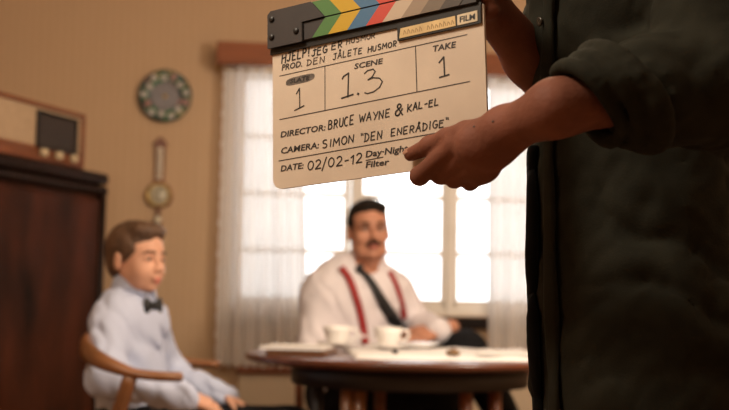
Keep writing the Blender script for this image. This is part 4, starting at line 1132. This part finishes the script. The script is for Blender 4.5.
def legs(F, i=0):
    for y in (1.425, 1.575): F.chain([V3(.374, y, .82), V3(.360, y, .47), V3(.37, y, .09)], [.080, .058, .042], k=.04, infl=i)
FB = Field((.15, 1.15, 0), (.60, 1.80, 1.55), .009)
torso(FB); legs(FB); FB.chain([sh_l, el], [.052, .037], k=.03); FB.chain([sh_r, el2], [.052, .042], k=.03)
FB.cap(el, fa + (el - fa) * .6, .036, .030, k=.02); FB.cap(el2, wr2 + (el2 - wr2) * .65, .040, .037, k=.02)
FB.cap((.345, 1.50, 1.46), (.335, 1.50, 1.58), .055, k=.03)
SH = head_matrix((.30, 1.49, 1.665), radians(-80), 1.0, 0, radians(0))
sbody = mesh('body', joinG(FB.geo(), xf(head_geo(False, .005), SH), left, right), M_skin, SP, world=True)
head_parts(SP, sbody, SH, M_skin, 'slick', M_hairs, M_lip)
LT = bvh(left)
for px, py in ((474, 126.5), (493, 121.5)):
    h_ = cast(LT, px, py)
    if h_ is not None: mesh('mole', ellipsoid(h_[0], (.0014, .0014, .0012), 8, 6), M_iris, SP, world=True)
# thumbnail
tn = tc_[4] + unit(np.array(ray(410, 150)) * -1) * .0062 + V3(0, 0, .0020)
d1 = unit(tc_[4] - tc_[3]); n1 = unit(V3(-.35, -.75, .55)); n1 = unit(n1 - d1 * (n1 @ d1)); s1 = np.cross(d1, n1)
Rn = Matrix([[d1[i], s1[i], n1[i]] for i in range(3)]).to_4x4()
mesh('thumbnail', xf(ellipsoid((.000, 0, .0072), (.0066, .0052, .0012), 14, 8), Matrix.Translation(Vector(tc_[4])) @ Rn), M_nail, SP, world=True)
# shirt: torso, upper sleeve and the thick rolled cuff
FS = Field((.12, 1.08, .68), (.68, 1.86, 1.56), .0052)
torso(FS, .016)
FS.ell((.376, 1.50, .80), (.118, .180, .20), k=.06, infl=.016)
FS.chain([sh_l, el + V3(.006, 0, .004)], [.070, .064], k=.05)
cuff_a, cuff_b = fa + (el - fa) * .09, fa + (el - fa) * .62
FS.chain([cuff_b, el], [.058, .062], k=.02)
FS.chain([sh_r, el2], [.070, .060], k=.05); FS.chain([el2, wr2 + (el2 - wr2) * .78], [.056, .050], k=.03)
FS.half((0, 0, .72), (0, 0, -1))
FS.folds(.013, 75, [(.5, .2, 1), (1, .2, -.7), (.4, .5, .9)], 31, .55)
FS.folds(.0035, 190, [(.6, .3, 1), (1, .1, -.6)], 33, .6)
PG = FS.geo(); mesh('shirt', PG, M_shirts, SP, world=True); PT = bvh(PG)
ax_ = unit(cuff_b - cuff_a); ln_ = np.linalg.norm(cuff_b - cuff_a)
FC = Field(np.minimum(cuff_a, cuff_b) - .10, np.maximum(cuff_a, cuff_b) + .10, .0036)
up_ = unit(V3(0, 0, 1) - ax_ * ax_[2]); sd_ = np.cross(ax_, up_)
for k in range(3):                     # turns of the roll, each set a little back and thicker
    t0 = -.02 + .20 * k
    for q in range(28):
        a = 2 * pi * q / 28; a2 = 2 * pi * (q + 1) / 28; r0 = .041 + .0085 * k
        sl_ = .55                        # the roll lies slantwise across the forearm
        def pt(aa): return cuff_a + ax_ * (t0 * ln_ + sl_ * .045 * (1 - sin(aa))) + (up_ * sin(aa) + sd_ * cos(aa)) * (r0 + .004 * sin(2 * aa + k))
        FC.cap(pt(a), pt(a2), .0072 + .0018 * k, k=.004)
FC.folds(.0055, 110, [(.3, .2, 1), (1, .4, .3)], 41, .45)
mesh('rolled_cuff', FC.geo(), M_shirts, SP, world=True)
# shirt front: near placket edge, buttons, shade on the far flap laid on as a black strip
mesh('undershirt', strap(PT, [(537, 146), (535, 165), (536, 210), (535, 260), (536, 310), (538, 360), (541, 400), (543, 430)], [.020, .034, .040, .040, .040, .038, .036, .036], .004, .006, 40), M_flapshade, SP, world=True)
mesh('placket', strap(PT, [(553, -25), (551, 30), (550, 80), (551, 150), (552, 210), (553, 290), (556, 370), (558, 430)], [.030] * 8, .004, .0035, 40), M_shirts, SP, world=True)
for px, py in ((547, 22), (530, 161)):
    h_ = cast(PT, px, py)
    if h_ is None: continue
    nrm = unit(h_[1]); q_ = Vector(nrm).to_track_quat('Z', 'Y').to_matrix().to_4x4()
    mesh('button', xf(lathe([(1e-5, .002), (.0050, .002), (.0060, .004), (.0056, .006), (.0040, .0055), (1e-5, .005)], seg=18), Matrix.Translation(Vector(h_[0] + nrm * .006)) @ q_), M_button, SP, world=True)
FT = Field((.12, 1.25, 0), (.60, 1.78, 1.0), .009)
legs(FT, .012); FT.ell((.374, 1.50, .84), (.105, .160, .14), k=.06, infl=.006)
FT.half((0, 0, .97), (0, 0, 1))
FT.folds(.006, 30, [(.7, .3, .6), (.2, 1, .4)], 7, .5)
mesh('trousers', FT.geo(), M_trous, SP, world=True)
for y in (1.41, 1.59): mesh('shoe', shoe_geo((.37, y, 0), (-1, (-.12 if y < 1.5 else .12))), M_shoe, SP, world=True)
